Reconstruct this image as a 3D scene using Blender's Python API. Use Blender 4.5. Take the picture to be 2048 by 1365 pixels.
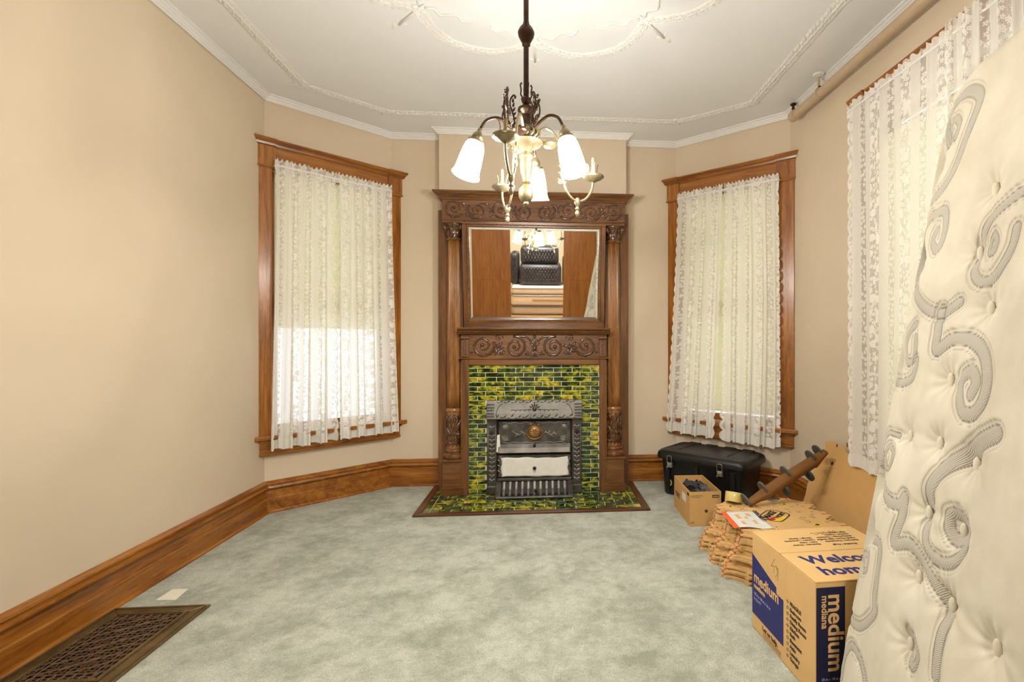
import bpy, bmesh, math, random
import numpy as np
from mathutils import Vector, Matrix
random.seed(7)
PI = math.pi
for o in list(bpy.data.objects): bpy.data.objects.remove(o, do_unlink=True)
S = bpy.context.scene
COL = S.collection

# ------------------------------------------------------------------ camera
FPX, CXP, CYP, HC = 1000.0, 1165.0, 685.0, 1.22       # focal length and principal point in 2048x1365 pixels
YAW = math.atan((CXP - 1083) / FPX)
cam = bpy.data.cameras.new('camera'); camo = bpy.data.objects.new('camera', cam); COL.objects.link(camo)
cam.sensor_width = 36.0; cam.lens = 36.0 * FPX / 2048
cam.shift_x = (1024 - CXP) / 2048; cam.shift_y = (CYP - 682.5) / 2048
cam.clip_start = 0.02
camo.location = (0, 0, HC); camo.rotation_euler = (PI / 2, 0, -YAW)
S.camera = camo

# ------------------------------------------------------------------ world (overcast daylight), exposure
W = bpy.data.worlds.new('World'); S.world = W; W.use_nodes = True
bg = W.node_tree.nodes['Background']; bg.inputs[0].default_value = (0.86, 0.93, 1.0, 1); bg.inputs[1].default_value = 0.5
S.view_settings.view_transform = 'Standard'; S.view_settings.look = 'None'
S.view_settings.exposure = 1.97; S.view_settings.gamma = 1.0; S.view_settings.use_curve_mapping = False
BULB_W = 42.0          # each chandelier bulb
HALL_W = 60.0         # unseen fill lamp added in the adjoining room

# ------------------------------------------------------------------ helpers: pixel -> place
_s, _c = math.sin(YAW), math.cos(YAW)
def ray(u, v):
    a = (u - CXP) / FPX; b = (CYP - v) / FPX
    return Vector((_s + a * _c, _c - a * _s, b))
def onz(u, v, z):
    r = ray(u, v); return Vector((0, 0, HC)) + r * ((z - HC) / r.z)
def onpl(u, v, p, n):
    r = ray(u, v); o = Vector((0, 0, HC)); return o + r * ((Vector(p) - o).dot(n) / r.dot(n))

# ------------------------------------------------------------------ helpers: materials
def lin(c):
    return tuple(((x / 255) / 12.92 if x / 255 <= 0.04045 else ((x / 255 + 0.055) / 1.055) ** 2.4) for x in c[:3]) + (1,)
MATS = {}
class NT:
    def __init__(s, name):
        m = bpy.data.materials.new(name); m.use_nodes = True; s.m = m; s.t = m.node_tree; s.t.nodes.clear()
        s.out = s.t.nodes.new('ShaderNodeOutputMaterial'); MATS[name] = m
    def n(s, typ, ins=None, **kw):
        nd = s.t.nodes.new(typ)
        for k, v in kw.items(): setattr(nd, k, v)
        for k, v in (ins or {}).items(): s.set(nd, k, v)
        return nd
    def set(s, nd, k, v):
        i = nd.inputs[k]
        if isinstance(v, tuple) and len(v) == 2 and hasattr(v[0], 'outputs'): s.t.links.new(v[0].outputs[v[1]], i)
        elif hasattr(v, 'outputs'): s.t.links.new(v.outputs[0], i)
        else: i.default_value = v
    def math(s, op, a, b=0.0, c=0.0, clamp=False):
        nd = s.t.nodes.new('ShaderNodeMath'); nd.operation = op; nd.use_clamp = clamp
        s.set(nd, 0, a); s.set(nd, 1, b)
        if op in ('MULTIPLY_ADD', 'COMPARE', 'SMOOTH_MIN', 'SMOOTH_MAX', 'WRAP'): s.set(nd, 2, c)
        return nd
    def ramp(s, fac, stops, interp='LINEAR'):
        nd = s.t.nodes.new('ShaderNodeValToRGB'); cr = nd.color_ramp; cr.interpolation = interp
        while len(cr.elements) < len(stops): cr.elements.new(0.5)
        for e, (p, c) in zip(cr.elements, stops): e.position = p; e.color = c
        s.set(nd, 0, fac); return nd
    def mix(s, fac, a, b, blend='MIX'):
        nd = s.t.nodes.new('ShaderNodeMix'); nd.data_type = 'RGBA'; nd.blend_type = blend
        s.set(nd, 0, fac); s.set(nd, 6, a); s.set(nd, 7, b); return (nd, 2)
    def coords(s, which='Object', scale=(1, 1, 1), loc=(0, 0, 0), rot=(0, 0, 0)):
        tc = s.t.nodes.new('ShaderNodeTexCoord')
        return s.n('ShaderNodeMapping', {'Vector': (tc, which), 'Scale': scale, 'Location': loc, 'Rotation': rot})
    def noise(s, vec, scale, detail=4, rough=0.55, dist=0.0):
        return s.n('ShaderNodeTexNoise', {'Vector': vec, 'Scale': scale, 'Detail': detail, 'Roughness': rough, 'Distortion': dist})
    def bump(s, h, strength=0.3, dist=0.01):
        return s.n('ShaderNodeBump', {'Height': h, 'Strength': strength, 'Distance': dist})
    def bsdf(s, **ins):
        b = s.n('ShaderNodeBsdfPrincipled')
        for k, v in ins.items(): s.set(b, k.replace('_', ' '), v)
        s.t.links.new(b.outputs[0], s.out.inputs[0]); return b
def simple(name, col, rough=0.5, metal=0.0, var=0.08, nscale=30, bump=0.0, bscale=200, coat=0.0):
    t = NT(name); co = t.coords('Object'); c = lin(col)
    d = tuple(x * (1 - var) for x in c[:3]) + (1,); l = tuple(min(1, x * (1 + var)) for x in c[:3]) + (1,)
    r = t.ramp(t.noise(co, nscale), [(0.3, d), (0.7, l)])
    kw = dict(Base_Color=r, Roughness=rough, Metallic=metal, Coat_Weight=coat)
    if bump: kw['Normal'] = t.bump(t.noise(co, bscale, 3), bump, 0.004)
    t.bsdf(**kw); return t.m
def oak(name, dark, mid, light, axis='x', rough=0.32, coat=0.25, flake=True):
    t = NT(name)
    sc = {'x': (1.2, 14, 14), 'z': (14, 14, 1.2), 'y': (14, 1.2, 14)}[axis]
    co = t.coords('Object', scale=sc)
    n1 = t.noise(co, 1.6, 6, 0.62, 0.6)
    sc2 = {'x': (5, 150, 150), 'z': (150, 150, 5), 'y': (150, 5, 150)}[axis]
    n2 = t.noise(t.coords('Object', scale=sc2), 1.0, 3, 0.6)
    r1 = t.ramp(n1, [(0.28, lin(dark)), (0.5, lin(mid)), (0.74, lin(light))])
    pores = t.ramp(n2, [(0.30, (0.45, 0.42, 0.4, 1)), (0.5, (1, 1, 1, 1))])
    c = t.mix(0.75, r1, pores, 'MULTIPLY')
    if flake:
        scf = {'x': (10, 60, 60), 'z': (60, 60, 10), 'y': (60, 10, 60)}[axis]
        nf = t.noise(t.coords('Object', scale=scf), 1.0, 2, 0.5, 1.5)
        f = t.ramp(nf, [(0.58, (0, 0, 0, 1)), (0.68, (1, 1, 1, 1))])
        c = t.mix(t.math('MULTIPLY', f, 0.35), c, lin(light))
    t.bsdf(Base_Color=c, Roughness=rough, Coat_Weight=coat, Coat_Roughness=0.2, Normal=t.bump(n2, 0.12, 0.002)); return t.m

WO = ((106, 58, 13), (152, 91, 27), (186, 126, 50))        # honey oak of windows and baseboards
MO = ((70, 42, 20), (112, 71, 35), (142, 97, 52))         # browner oak of the mantel
for ax in 'xyz':
    oak('oak_' + ax, *WO, axis=ax); oak('mantel_' + ax, *MO, axis=ax)
oak('column_oak', (98, 60, 24), (146, 96, 44), (184, 134, 76), axis='z')
oak('carving_oak', (54, 30, 14), (82, 47, 22), (106, 64, 32), axis='x', rough=0.2, coat=1.0, flake=False)
oak('door_oak', (168, 98, 36), (192, 120, 52), (208, 138, 68), axis='z', flake=False)
oak('hall_floor_oak', (170, 125, 66), (190, 146, 84), (205, 165, 104), axis='x', flake=False)
oak('border_oak', (58, 30, 14), (84, 46, 22), (104, 62, 32), axis='x')

def wallpaint(name, col):
    t = NT(name); co = t.coords('Object')
    c = lin(col)
    r = t.ramp(t.noise(co, 3.0, 3), [(0.3, tuple(x * .97 for x in c[:3]) + (1,)), (0.7, c)])
    weave = t.noise(t.coords('Object', scale=(60, 60, 420)), 1.0, 2)
    t.bsdf(Base_Color=r, Roughness=0.55, Normal=t.bump(weave, 0.06, 0.002)); return t.m
wallpaint('wall_paint', (220, 204, 180))
wallpaint('ceiling_paint', (238, 241, 245))
simple('white_paint', (238, 239, 240), 0.4, var=0.02)
simple('plaster', (236, 236, 234), 0.6, var=0.02)
simple('pipe_paint', (196, 174, 146), 0.35, var=0.04)
simple('hall_wall_paint', (226, 216, 190), 0.6, var=0.03)

def m_carpet():
    t = NT('carpet'); co = t.coords('Object')
    big = t.noise(co, 3.4, 8, 0.68, 0.15)
    fine = t.noise(co, 190, 3, 0.75)
    brush = t.noise(co, 16, 5, 0.72, 0.3)
    bb = t.math('ADD', t.math('MULTIPLY', big, 0.6), t.math('MULTIPLY', brush, 0.4))
    c1 = t.ramp(bb, [(0.40, lin((170, 175, 154))), (0.49, lin((200, 203, 185))), (0.58, lin((224, 226, 210)))])
    mid = t.noise(co, 95, 3, 0.7)
    c2 = t.mix(0.5, c1, t.ramp(fine, [(0.36, (0.40, 0.41, 0.36, 1)), (0.58, (1, 1, 1, 1))]), 'MULTIPLY')
    c2 = t.mix(0.45, c2, t.ramp(mid, [(0.32, (0.62, 0.64, 0.57, 1)), (0.6, (1, 1, 1, 1))]), 'MULTIPLY')
    h = t.math('ADD', fine, t.math('MULTIPLY', mid, 1.2))
    t.bsdf(Base_Color=c2, Roughness=0.95, Sheen_Weight=0.3, Specular_IOR_Level=0.1, Normal=t.bump(h, 0.7, 0.012))
m_carpet()

def m_tile():
    t = NT('glazed_tile'); oi = t.n('ShaderNodeObjectInfo')
    gm = t.n('ShaderNodeNewGeometry')
    off = t.n('ShaderNodeVectorMath', {0: (gm, 'Position'), 1: (oi, 'Random')}, operation='ADD')
    off2 = t.n('ShaderNodeVectorMath', {0: off, 1: (oi, 'Location')}, operation='ADD')
    sc = t.n('ShaderNodeVectorMath', {0: off2, 1: (1.0, 1.0, 1.5)}, operation='MULTIPLY')
    nz = t.noise(sc, 15, 3, 0.6, 0.9)
    sh = t.math('ADD', nz, t.math('MULTIPLY', t.math('SUBTRACT', (oi, 'Random'), 0.5), 0.16))
    r = t.ramp(sh, [(0.30, lin((10, 24, 14))), (0.44, lin((28, 54, 18))), (0.52, lin((70, 96, 24))), (0.60, lin((150, 148, 34))), (0.70, lin((218, 186, 42))), (0.84, lin((206, 136, 24)))])
    t.bsdf(Base_Color=r, Roughness=0.08, Coat_Weight=0.6, Coat_Roughness=0.04, Normal=t.bump(t.noise(sc, 30, 2), 0.05, 0.003))
m_tile()
simple('grout', (226, 224, 196), 0.8, var=0.05)

def m_iron(name, a, b, metal=0.75, rough=0.42):
    t = NT(name); co = t.coords('Object')
    r = t.ramp(t.noise(co, 9, 5, 0.65), [(0.3, lin(a)), (0.7, lin(b))])
    h = t.noise(co, 160, 3, 0.6)
    t.bsdf(Base_Color=r, Metallic=metal, Roughness=rough, Normal=t.bump(h, 0.25, 0.003))
m_iron('cast_iron', (54, 52, 50), (104, 100, 95))
m_iron('polished_iron', (112, 109, 104), (150, 146, 138), 0.7, 0.38)
m_iron('copper_medallion', (104, 76, 54), (160, 124, 80), 0.8, 0.4)
m_iron('hood_iron', (104, 101, 96), (140, 136, 128), 0.45, 0.55)
m_iron('dark_iron', (34, 32, 30), (62, 58, 54))
m_iron('bronze', (84, 66, 40), (130, 106, 68), 0.55, 0.4)
m_iron('brass', (122, 110, 86), (168, 154, 124), 0.85, 0.34)
m_iron('dark_brass', (48, 36, 30), (86, 64, 50), 0.8, 0.35)
simple('steel', (190, 190, 186), 0.3, metal=0.9)
simple('grille_iron', (104, 78, 54), 0.5, metal=0.4)
simple('duct_shade_black', (10, 9, 8), 0.9)  # painted darkness under the register grille
simple('paper_white', (226, 224, 218), 0.7, var=0.04)
simple('card_white', (232, 230, 214), 0.6, var=0.03)
simple('candle_white', (150, 132, 98), 0.5)

t = NT('mirror_glass'); t.bsdf(Base_Color=(0.86, 0.88, 0.87, 1), Metallic=1.0, Roughness=0.015)
t = NT('pane_glass')
mx = t.n('ShaderNodeMixShader', {0: 0.08, 1: t.n('ShaderNodeBsdfTransparent'), 2: t.n('ShaderNodeBsdfGlossy', {'Roughness': 0.02})})
t.t.links.new(mx.outputs[0], t.out.inputs[0])
# lamp glass: frosted, lit from the bulb inside
t = NT('lit_frosted_glass')
em = t.n('ShaderNodeEmission', {'Color': (1, 0.93, 0.80, 1), 'Strength': 4.0})
tr = t.n('ShaderNodeBsdfTransparent', {'Color': (1, 0.97, 0.92, 1)})
tl = t.n('ShaderNodeBsdfTranslucent', {'Color': (1, 0.97, 0.92, 1)})
m1 = t.n('ShaderNodeMixShader', {0: 0.35, 1: tr, 2: tl}); m2 = t.n('ShaderNodeAddShader', {0: m1, 1: em})
t.t.links.new(m2.outputs[0], t.out.inputs[0])
t = NT('bulb_glow'); em = t.n('ShaderNodeEmission', {'Color': (1, 0.92, 0.78, 1), 'Strength': 30.0}); t.t.links.new(em.outputs[0], t.out.inputs[0])
t = NT('fill_lamp_glow'); em = t.n('ShaderNodeEmission', {'Color': (1, 0.95, 0.86, 1), 'Strength': 6.0}); t.t.links.new(em.outputs[0], t.out.inputs[0])

def m_lace():
    t = NT('lace'); uv = t.n('ShaderNodeUVMap'); sp = t.n('ShaderNodeSeparateXYZ', {0: uv})
    u, v = (sp, 0), (sp, 1)
    p = t.math('FRACT', t.math('DIVIDE', u, 0.26))
    def band(a, b, soft=0.01):
        x = t.math('SMOOTH_MIN', t.math('SUBTRACT', p, a), t.math('SUBTRACT', b, p), 0.001)
        return t.math('MULTIPLY_ADD', x, 1 / soft, 0.5, clamp=True)
    lace = band(0.06, 0.38); vine = band(0.62, 0.80)
    vec = t.n('ShaderNodeCombineXYZ', {0: u, 1: v})
    vo = t.n('ShaderNodeTexVoronoi', {'Vector': vec, 'Scale': 34.0, 'Randomness': 0.75}, voronoi_dimensions='2D')
    loc = t.n('ShaderNodeVectorMath', {0: t.n('ShaderNodeVectorMath', {0: vec, 'Scale': 34.0}, operation='SCALE'), 1: t.n('ShaderNodeVectorMath', {0: (vo, 'Position'), 'Scale': 34.0}, operation='SCALE')}, operation='SUBTRACT')
    ls = t.n('ShaderNodeSeparateXYZ', {0: loc})
    ang = t.math('ARCTAN2', (ls, 1), (ls, 0))
    pet = t.math('MULTIPLY_ADD', t.math('COSINE', t.math('MULTIPLY', ang, 5.0)), 0.09, 0.36)
    fl = t.math('MULTIPLY_ADD', t.math('SUBTRACT', pet, (vo, 'Distance')), 14.0, 0.5, clamp=True)
    hole = t.math('MULTIPLY_ADD', t.math('SUBTRACT', (vo, 'Distance'), 0.07), 25.0, 0.5, clamp=True)
    fl = t.math('MULTIPLY', fl, hole)
    vo2 = t.n('ShaderNodeTexVoronoi', {'Vector': vec, 'Scale': 15.0, 'Randomness': 0.9}, voronoi_dimensions='2D')
    leaf = t.math('MULTIPLY_ADD', t.math('SUBTRACT', 0.34, (vo2, 'Distance')), 14.0, 0.5, clamp=True)
    flower = t.math('MAXIMUM', fl, leaf)
    net = t.n('ShaderNodeTexVoronoi', {'Vector': vec, 'Scale': 150.0}, voronoi_dimensions='2D', feature='DISTANCE_TO_EDGE')
    neta = t.math('MULTIPLY_ADD', t.math('LESS_THAN', (net, 'Distance'), 0.16), 0.35, 0.42)
    lacea = t.math('MAXIMUM', t.math('MULTIPLY', flower, 0.97), neta)
    vinea = t.math('MAXIMUM', t.math('MULTIPLY', fl, 0.95), 0.5)
    thread = t.noise(t.n('ShaderNodeMapping', {'Vector': vec, 'Scale': (900, 40, 1)}), 1.0, 1)
    sheer = t.math('MULTIPLY_ADD', thread, 0.25, 0.72)
    a = t.n('ShaderNodeMix', {0: lace, 2: sheer, 3: lacea}); a = t.n('ShaderNodeMix', {0: vine, 2: a, 3: vinea})
    hem = t.math('LESS_THAN', v, 0.075); a = t.math('MAXIMUM', a, t.math('MULTIPLY', hem, 0.9))
    # scalloped long edges: UV1.x holds the distance to the nearest side edge
    uv2 = t.n('ShaderNodeUVMap'); uv2.uv_map = 'edge'; e = t.n('ShaderNodeSeparateXYZ', {0: uv2})
    sc = t.math('ABSOLUTE', t.math('SINE', t.math('MULTIPLY', v, PI / 0.085)))
    inside = t.math('GREATER_THAN', (e, 0), t.math('MULTIPLY_ADD', sc, -0.016, 0.018))
    d = t.math('SUBTRACT', (e, 0), t.math('MULTIPLY_ADD', sc, -0.016, 0.018))
    edgeband = t.math('MULTIPLY', t.math('LESS_THAN', d, 0.012), 0.9)
    a = t.math('MULTIPLY', t.math('MAXIMUM', a, edgeband), inside)
    df = t.n('ShaderNodeBsdfDiffuse', {'Color': lin((252, 250, 244))}); tl = t.n('ShaderNodeBsdfTranslucent', {'Color': lin((250, 247, 240))})
    cl = t.n('ShaderNodeMixShader', {0: 0.22, 1: df, 2: tl})
    mx = t.n('ShaderNodeMixShader', {0: a, 1: t.n('ShaderNodeBsdfTransparent'), 2: cl})
    t.t.links.new(mx.outputs[0], t.out.inputs[0])
m_lace()
t = NT('roller_shade_cloth'); co = t.coords('Object', scale=(40, 40, 400))
cs = t.ramp(t.noise(co, 1.0, 2), [(0.3, lin((244, 241, 214))), (0.7, lin((248, 246, 224)))])
mx = t.n('ShaderNodeMixShader', {0: 0.45, 1: t.n('ShaderNodeBsdfDiffuse', {'Color': cs}), 2: t.n('ShaderNodeBsdfTranslucent', {'Color': cs})})
t.t.links.new(mx.outputs[0], t.out.inputs[0])

def m_cardboard(name, col):
    t = NT(name); c = lin(col); co = t.coords('Object')
    fl = t.noise(t.coords('Object', scale=(6, 6, 160)), 1.0, 3)
    r = t.ramp(t.noise(co, 7, 5, 0.65), [(0.3, tuple(x * .9 for x in c[:3]) + (1,)), (0.7, c)])
    t.bsdf(Base_Color=r, Roughness=0.8, Normal=t.bump(fl, 0.08, 0.002))
m_cardboard('cardboard', (220, 180, 120))
m_cardboard('kraft', (208, 164, 102))
m_cardboard('kraft_dark', (124, 82, 36))
simple('navy_print', (30, 34, 104), 0.6, var=0.05)
simple('navy_shaded_print', (18, 20, 58), 0.6, var=0.05)  # shaded copy of the navy print, for the moving box's front face
simple('tan_print', (222, 178, 118), 0.7, var=0.03)
simple('pale_print', (170, 170, 200), 0.7)
simple('brown_print', (74, 54, 40), 0.7)
simple('faint_print', (128, 96, 58), 0.8)
simple('black_print', (22, 18, 18), 0.6)
simple('red_print', (176, 34, 24), 0.6)
simple('orange_print', (236, 92, 36), 0.6)
simple('yellow_print', (236, 200, 40), 0.6)
simple('lime_sticker', (206, 220, 60), 0.5)
simple('black_plastic', (18, 18, 19), 0.38, bump=0.1, bscale=700)
simple('grey_plastic', (58, 60, 63), 0.5)
simple('clip_plastic', (92, 88, 84), 0.5)
t = NT('clear_tape'); co = t.coords('Object')
t.bsdf(Base_Color=lin((226, 208, 128)), Roughness=0.15, Transmission_Weight=0.15, Coat_Weight=0.5, Normal=t.bump(t.noise(co, 300, 2), 0.05, 0.001))
def m_upholstery():
    t = NT('black_leather'); co = t.coords('Object')
    t.bsdf(Base_Color=t.ramp(t.noise(co, 6), [(0.3, lin((34, 34, 38))), (0.7, lin((58, 58, 62)))]), Roughness=0.38, Normal=t.bump(t.noise(co, 250, 3), 0.12, 0.002))
m_upholstery()
simple('mattress_cloth', (222, 214, 196), 0.85, var=0.04, bump=0.2, bscale=400)
simple('mattress_cloth_grey', (196, 188, 172), 0.85, var=0.06, bump=0.2, bscale=400)
simple('braid_brown', (176, 146, 112), 0.8, var=0.2, nscale=200)
def m_damask():
    t = NT('damask'); co = t.coords('Object')
    at = t.n('ShaderNodeAttribute'); at.attribute_name = 'band'
    al = t.n('ShaderNodeAttribute'); al.attribute_name = 'line'
    weave = t.n('ShaderNodeTexWave', {'Vector': t.coords('Object', scale=(1, 1, 1)), 'Scale': 95.0, 'Distortion': 1.5, 'Detail': 1.0}, bands_direction='DIAGONAL')
    fine = t.noise(co, 500, 2)
    base = t.ramp(t.noise(co, 8, 4), [(0.3, lin((204, 196, 176))), (0.7, lin((218, 211, 193)))])
    bandc = t.mix((weave, 'Fac'), lin((146, 141, 128)), lin((210, 204, 190)))
    c = t.mix((at, 'Fac'), base, bandc)
    c = t.mix((al, 'Fac'), c, lin((96, 90, 80)))
    h = t.math('ADD', t.math('MULTIPLY', (weave, 'Fac'), t.math('MULTIPLY', (at, 'Fac'), 0.6)), fine)
    t.bsdf(Base_Color=c, Roughness=0.75, Sheen_Weight=0.15, Normal=t.bump(h, 0.25, 0.003))
m_damask()

# ------------------------------------------------------------------ helpers: meshes and things
def tag(o, label=None, cat=None, group=None, kind=None):
    for k, v in (('label', label), ('category', cat), ('group', group), ('kind', kind)):
        if v: o[k] = v
    return o
def thing(name, label, cat, loc=(0, 0, 0), rz=0.0, group=None, kind=None):
    o = bpy.data.objects.new(name, None); COL.objects.link(o); o.empty_display_size = 0.05
    o.location = loc; o.rotation_euler = (0, 0, rz); tag(o, label, cat, group, kind); return o
def copy_tree(o, parent=None):
    c = o.copy(); COL.objects.link(c); c.parent = parent
    for ch in o.children: copy_tree(ch, c)
    return c
class MB:
    def __init__(s): s.v = []; s.f = []
    def add(s, vs, fs):
        b = len(s.v); s.v += [tuple(p) for p in vs]; s.f += [tuple(i + b for i in f) for f in fs]; return s
    def box(s, x0, x1, y0, y1, z0, z1):
        return s.add([(x0, y0, z0), (x1, y0, z0), (x1, y1, z0), (x0, y1, z0), (x0, y0, z1), (x1, y0, z1), (x1, y1, z1), (x0, y1, z1)],
                     [(0, 3, 2, 1), (4, 5, 6, 7), (0, 1, 5, 4), (1, 2, 6, 5), (2, 3, 7, 6), (3, 0, 4, 7)])
    def prism(s, poly, c0, c1, mp):
        n = len(poly); vs = [mp(a, b, c0) for a, b in poly] + [mp(a, b, c1) for a, b in poly]
        fs = [tuple(range(n))[::-1], tuple(range(n, 2 * n))] + [(i, (i + 1) % n, n + (i + 1) % n, n + i) for i in range(n)]
        return s.add(vs, fs)
    def lathe(s, prof, c=(0, 0, 0), seg=24, rf=None, M=None):
        vs = []; fs = []; n = len(prof)
        for i, (r, z) in enumerate(prof):
            for k in range(seg):
                a = 2 * PI * k / seg; rr = r * (rf(a, z) if rf else 1.0)
                p = Vector((rr * math.cos(a), rr * math.sin(a), z))
                p = (M @ p) if M else p + Vector(c); vs.append(tuple(p))
        for i in range(n - 1):
            for k in range(seg):
                a, b = i * seg + k, i * seg + (k + 1) % seg; fs.append((a, b, b + seg, a + seg))
        if prof[0][0] > 1e-5: fs.append(tuple(range(seg))[::-1])
        if prof[-1][0] > 1e-5: fs.append(tuple(range((n - 1) * seg, n * seg)))
        return s.add(vs, fs)
    def tube(s, pts, r, seg=6, closed=False, flat=None):
        pts = [Vector(p) for p in pts]; n = len(pts)
        rs = r if isinstance(r, (list, tuple)) else [r] * n
        vs = []; fs = []; up = None
        for i in range(n):
            if closed: d = pts[(i + 1) % n] - pts[i - 1]
            else: d = pts[min(i + 1, n - 1)] - pts[max(i - 1, 0)]
            if d.length < 1e-9: d = Vector((0, 0, 1))
            d.normalize()
            if up is None:
                up = Vector((0, 0, 1)) if abs(d.z) < 0.9 else Vector((1, 0, 0))
                if flat is not None: up = Vector(flat)
            if flat is not None: up = Vector(flat)
            sd = d.cross(up)
            if sd.length < 1e-6: sd = d.cross(Vector((0.3, 0.8, 0.5)))
            sd.normalize(); up2 = sd.cross(d).normalized(); up = up2
            for k in range(seg):
                a = 2 * PI * k / seg; vs.append(tuple(pts[i] + (sd * math.cos(a) + up2 * math.sin(a)) * rs[i]))
        m = n if closed else n - 1
        for i in range(m):
            for k in range(seg):
                a, b = i * seg + k, i * seg + (k + 1) % seg; j = ((i + 1) % n) * seg
                fs.append((a, b, j + (k + 1) % seg, j + k))
        if not closed: fs += [tuple(range(seg))[::-1], tuple(range((n - 1) * seg, n * seg))]
        return s.add(vs, fs)
    def ball(s, c, r, seg=10, rings=6):
        rx, ry, rz = (r, r, r) if not isinstance(r, (tuple, list)) else r
        prof = [(max(1e-6, math.sin(PI * i / rings)), -math.cos(PI * i / rings)) for i in range(rings + 1)]
        vs = []; fs = []
        for pr, pz in prof:
            for k in range(seg):
                a = 2 * PI * k / seg; vs.append((c[0] + rx * pr * math.cos(a), c[1] + ry * pr * math.sin(a), c[2] + rz * pz))
        for i in range(rings):
            for k in range(seg):
                a, b = i * seg + k, i * seg + (k + 1) % seg; fs.append((a, b, b + seg, a + seg))
        return s.add(vs, fs)
    def leaf(s, c, L, Wd, H, ang, e1, e2, n, curl=0.0):
        """carved leaf: pointed, ridged; lies in plane e1/e2, stands out along n"""
        c, e1, e2, n = Vector(c), Vector(e1), Vector(e2), Vector(n)
        d = e1 * math.cos(ang) + e2 * math.sin(ang); w = -e1 * math.sin(ang) + e2 * math.cos(ang)
        st = [(0, .25, .4), (.3, 1, 1), (.6, .8, .9), (.85, .4, .6), (1, .02, .15)]
        vs = []; fs = []
        for t_, ww, hh in st:
            off = w * (curl * L * t_ * t_)
            b = c + d * (L * t_) + off
            vs += [tuple(b - w * Wd * .5 * ww), tuple(b + n * H * hh), tuple(b + w * Wd * .5 * ww)]
        for i in range(len(st) - 1):
            a = i * 3; fs += [(a, a + 1, a + 4, a + 3), (a + 1, a + 2, a + 5, a + 4)]
        return s.add(vs, fs)
    def build(s, name, mat, parent=None, smooth=False, bevel=0.0, seg=1):
        me = bpy.data.meshes.new(name); me.from_pydata(s.v, [], s.f); me.update()
        if mat: me.materials.append(MATS[mat])
        if smooth:
            for p in me.polygons: p.use_smooth = True
            if smooth != 'all':
                try: me.set_sharp_from_angle(angle=math.radians(40))
                except Exception: pass
        o = bpy.data.objects.new(name, me); COL.objects.link(o)
        if parent: o.parent = parent
        if bevel:
            m = o.modifiers.new('bevel', 'BEVEL'); m.width = bevel; m.segments = seg; m.limit_method = 'ANGLE'; m.angle_limit = math.radians(40)
        return o
def link_mesh(name, me, parent=None, loc=(0, 0, 0), rot=(0, 0, 0), scale=(1, 1, 1)):
    o = bpy.data.objects.new(name, me); COL.objects.link(o)
    if parent: o.parent = parent
    o.location = loc; o.rotation_euler = rot; o.scale = scale; return o
def frame2d(P, Q):
    """local frame of a wall: x along the wall, y into the room, z up; returns matrix"""
    d = (Vector((Q[0], Q[1], 0)) - Vector((P[0], P[1], 0))).normalized(); n = Vector((d.y, -d.x, 0))
    return Matrix(((d.x, n.x, 0, P[0]), (d.y, n.y, 0, P[1]), (0, 0, 1, 0), (0, 0, 0, 1)))
def text_mesh(name, body, size, mat, parent, M, bold=0.0, align='LEFT', space=1.0, shear=0.0, depth=0.0004):
    cu = bpy.data.curves.new(name, 'FONT'); cu.body = body; cu.size = size; cu.align_x = align; cu.offset = bold; cu.extrude = depth
    cu.space_character = space; cu.shear = shear; cu.resolution_u = 3
    tmp = bpy.data.objects.new(name, cu); COL.objects.link(tmp)
    dg = bpy.context.evaluated_depsgraph_get(); me = bpy.data.meshes.new_from_object(tmp.evaluated_get(dg))
    bpy.data.objects.remove(tmp, do_unlink=True); bpy.data.curves.remove(cu)
    me.materials.clear(); me.materials.append(MATS[mat]); me.name = name
    o = bpy.data.objects.new(name, me); COL.objects.link(o); o.parent = parent; o.matrix_local = M; return o
def basis(ex, ey, o):
    ex, ey = Vector(ex).normalized(), Vector(ey).normalized(); ez = ex.cross(ey)
    return Matrix(((ex.x, ey.x, ez.x, o[0]), (ex.y, ey.y, ez.y, o[1]), (ex.z, ey.z, ez.z, o[2]), (0, 0, 0, 1)))
def arc(c, r, a0, a1, n):
    return [(c[0] + r * math.cos(a0 + (a1 - a0) * i / n), c[1] + r * math.sin(a0 + (a1 - a0) * i / n)) for i in range(n + 1)]
def catmull(P, per=6, closed=False):
    P = [Vector(p) for p in P]; n = len(P); out = []
    for i in range(n if closed else n - 1):
        if closed: p0, p1, p2, p3 = P[i - 1], P[i], P[(i + 1) % n], P[(i + 2) % n]
        else: p0, p1, p2, p3 = P[max(i - 1, 0)], P[i], P[i + 1], P[min(i + 2, n - 1)]
        for k in range(per):
            t_ = k / per
            out.append(0.5 * ((2 * p1) + (p2 - p0) * t_ + (2 * p0 - 5 * p1 + 4 * p2 - p3) * t_ ** 2 + (3 * p1 - p0 - 3 * p2 + p3) * t_ ** 3))
    if not closed: out.append(P[-1])
    return out

# ================================================================== THE ROOM
ZC = 2.99; YB = -0.9
A = (-1.97, 3.74); B = (-1.27, 4.37); C = (1.195, 4.37); D = (1.912, 3.71); W0 = (-1.985, YB); W5 = (1.915, YB)
BR0, BR1, BRY = -0.848, 0.722, 4.23           # chimney breast

fl = MB().box(-2.3, 2.3, YB - .02, 4.75, -.12, 0).build('floor', 'carpet'); tag(fl, 'pale sage green carpet with mottled worn pile', 'floor', kind='structure')
ce = MB().box(-2.3, 2.3, YB - .15, 4.75, ZC, ZC + .1).build('ceiling', 'ceiling_paint'); tag(ce, 'white ceiling with plaster garland mouldings', 'ceiling', kind='structure')

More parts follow.
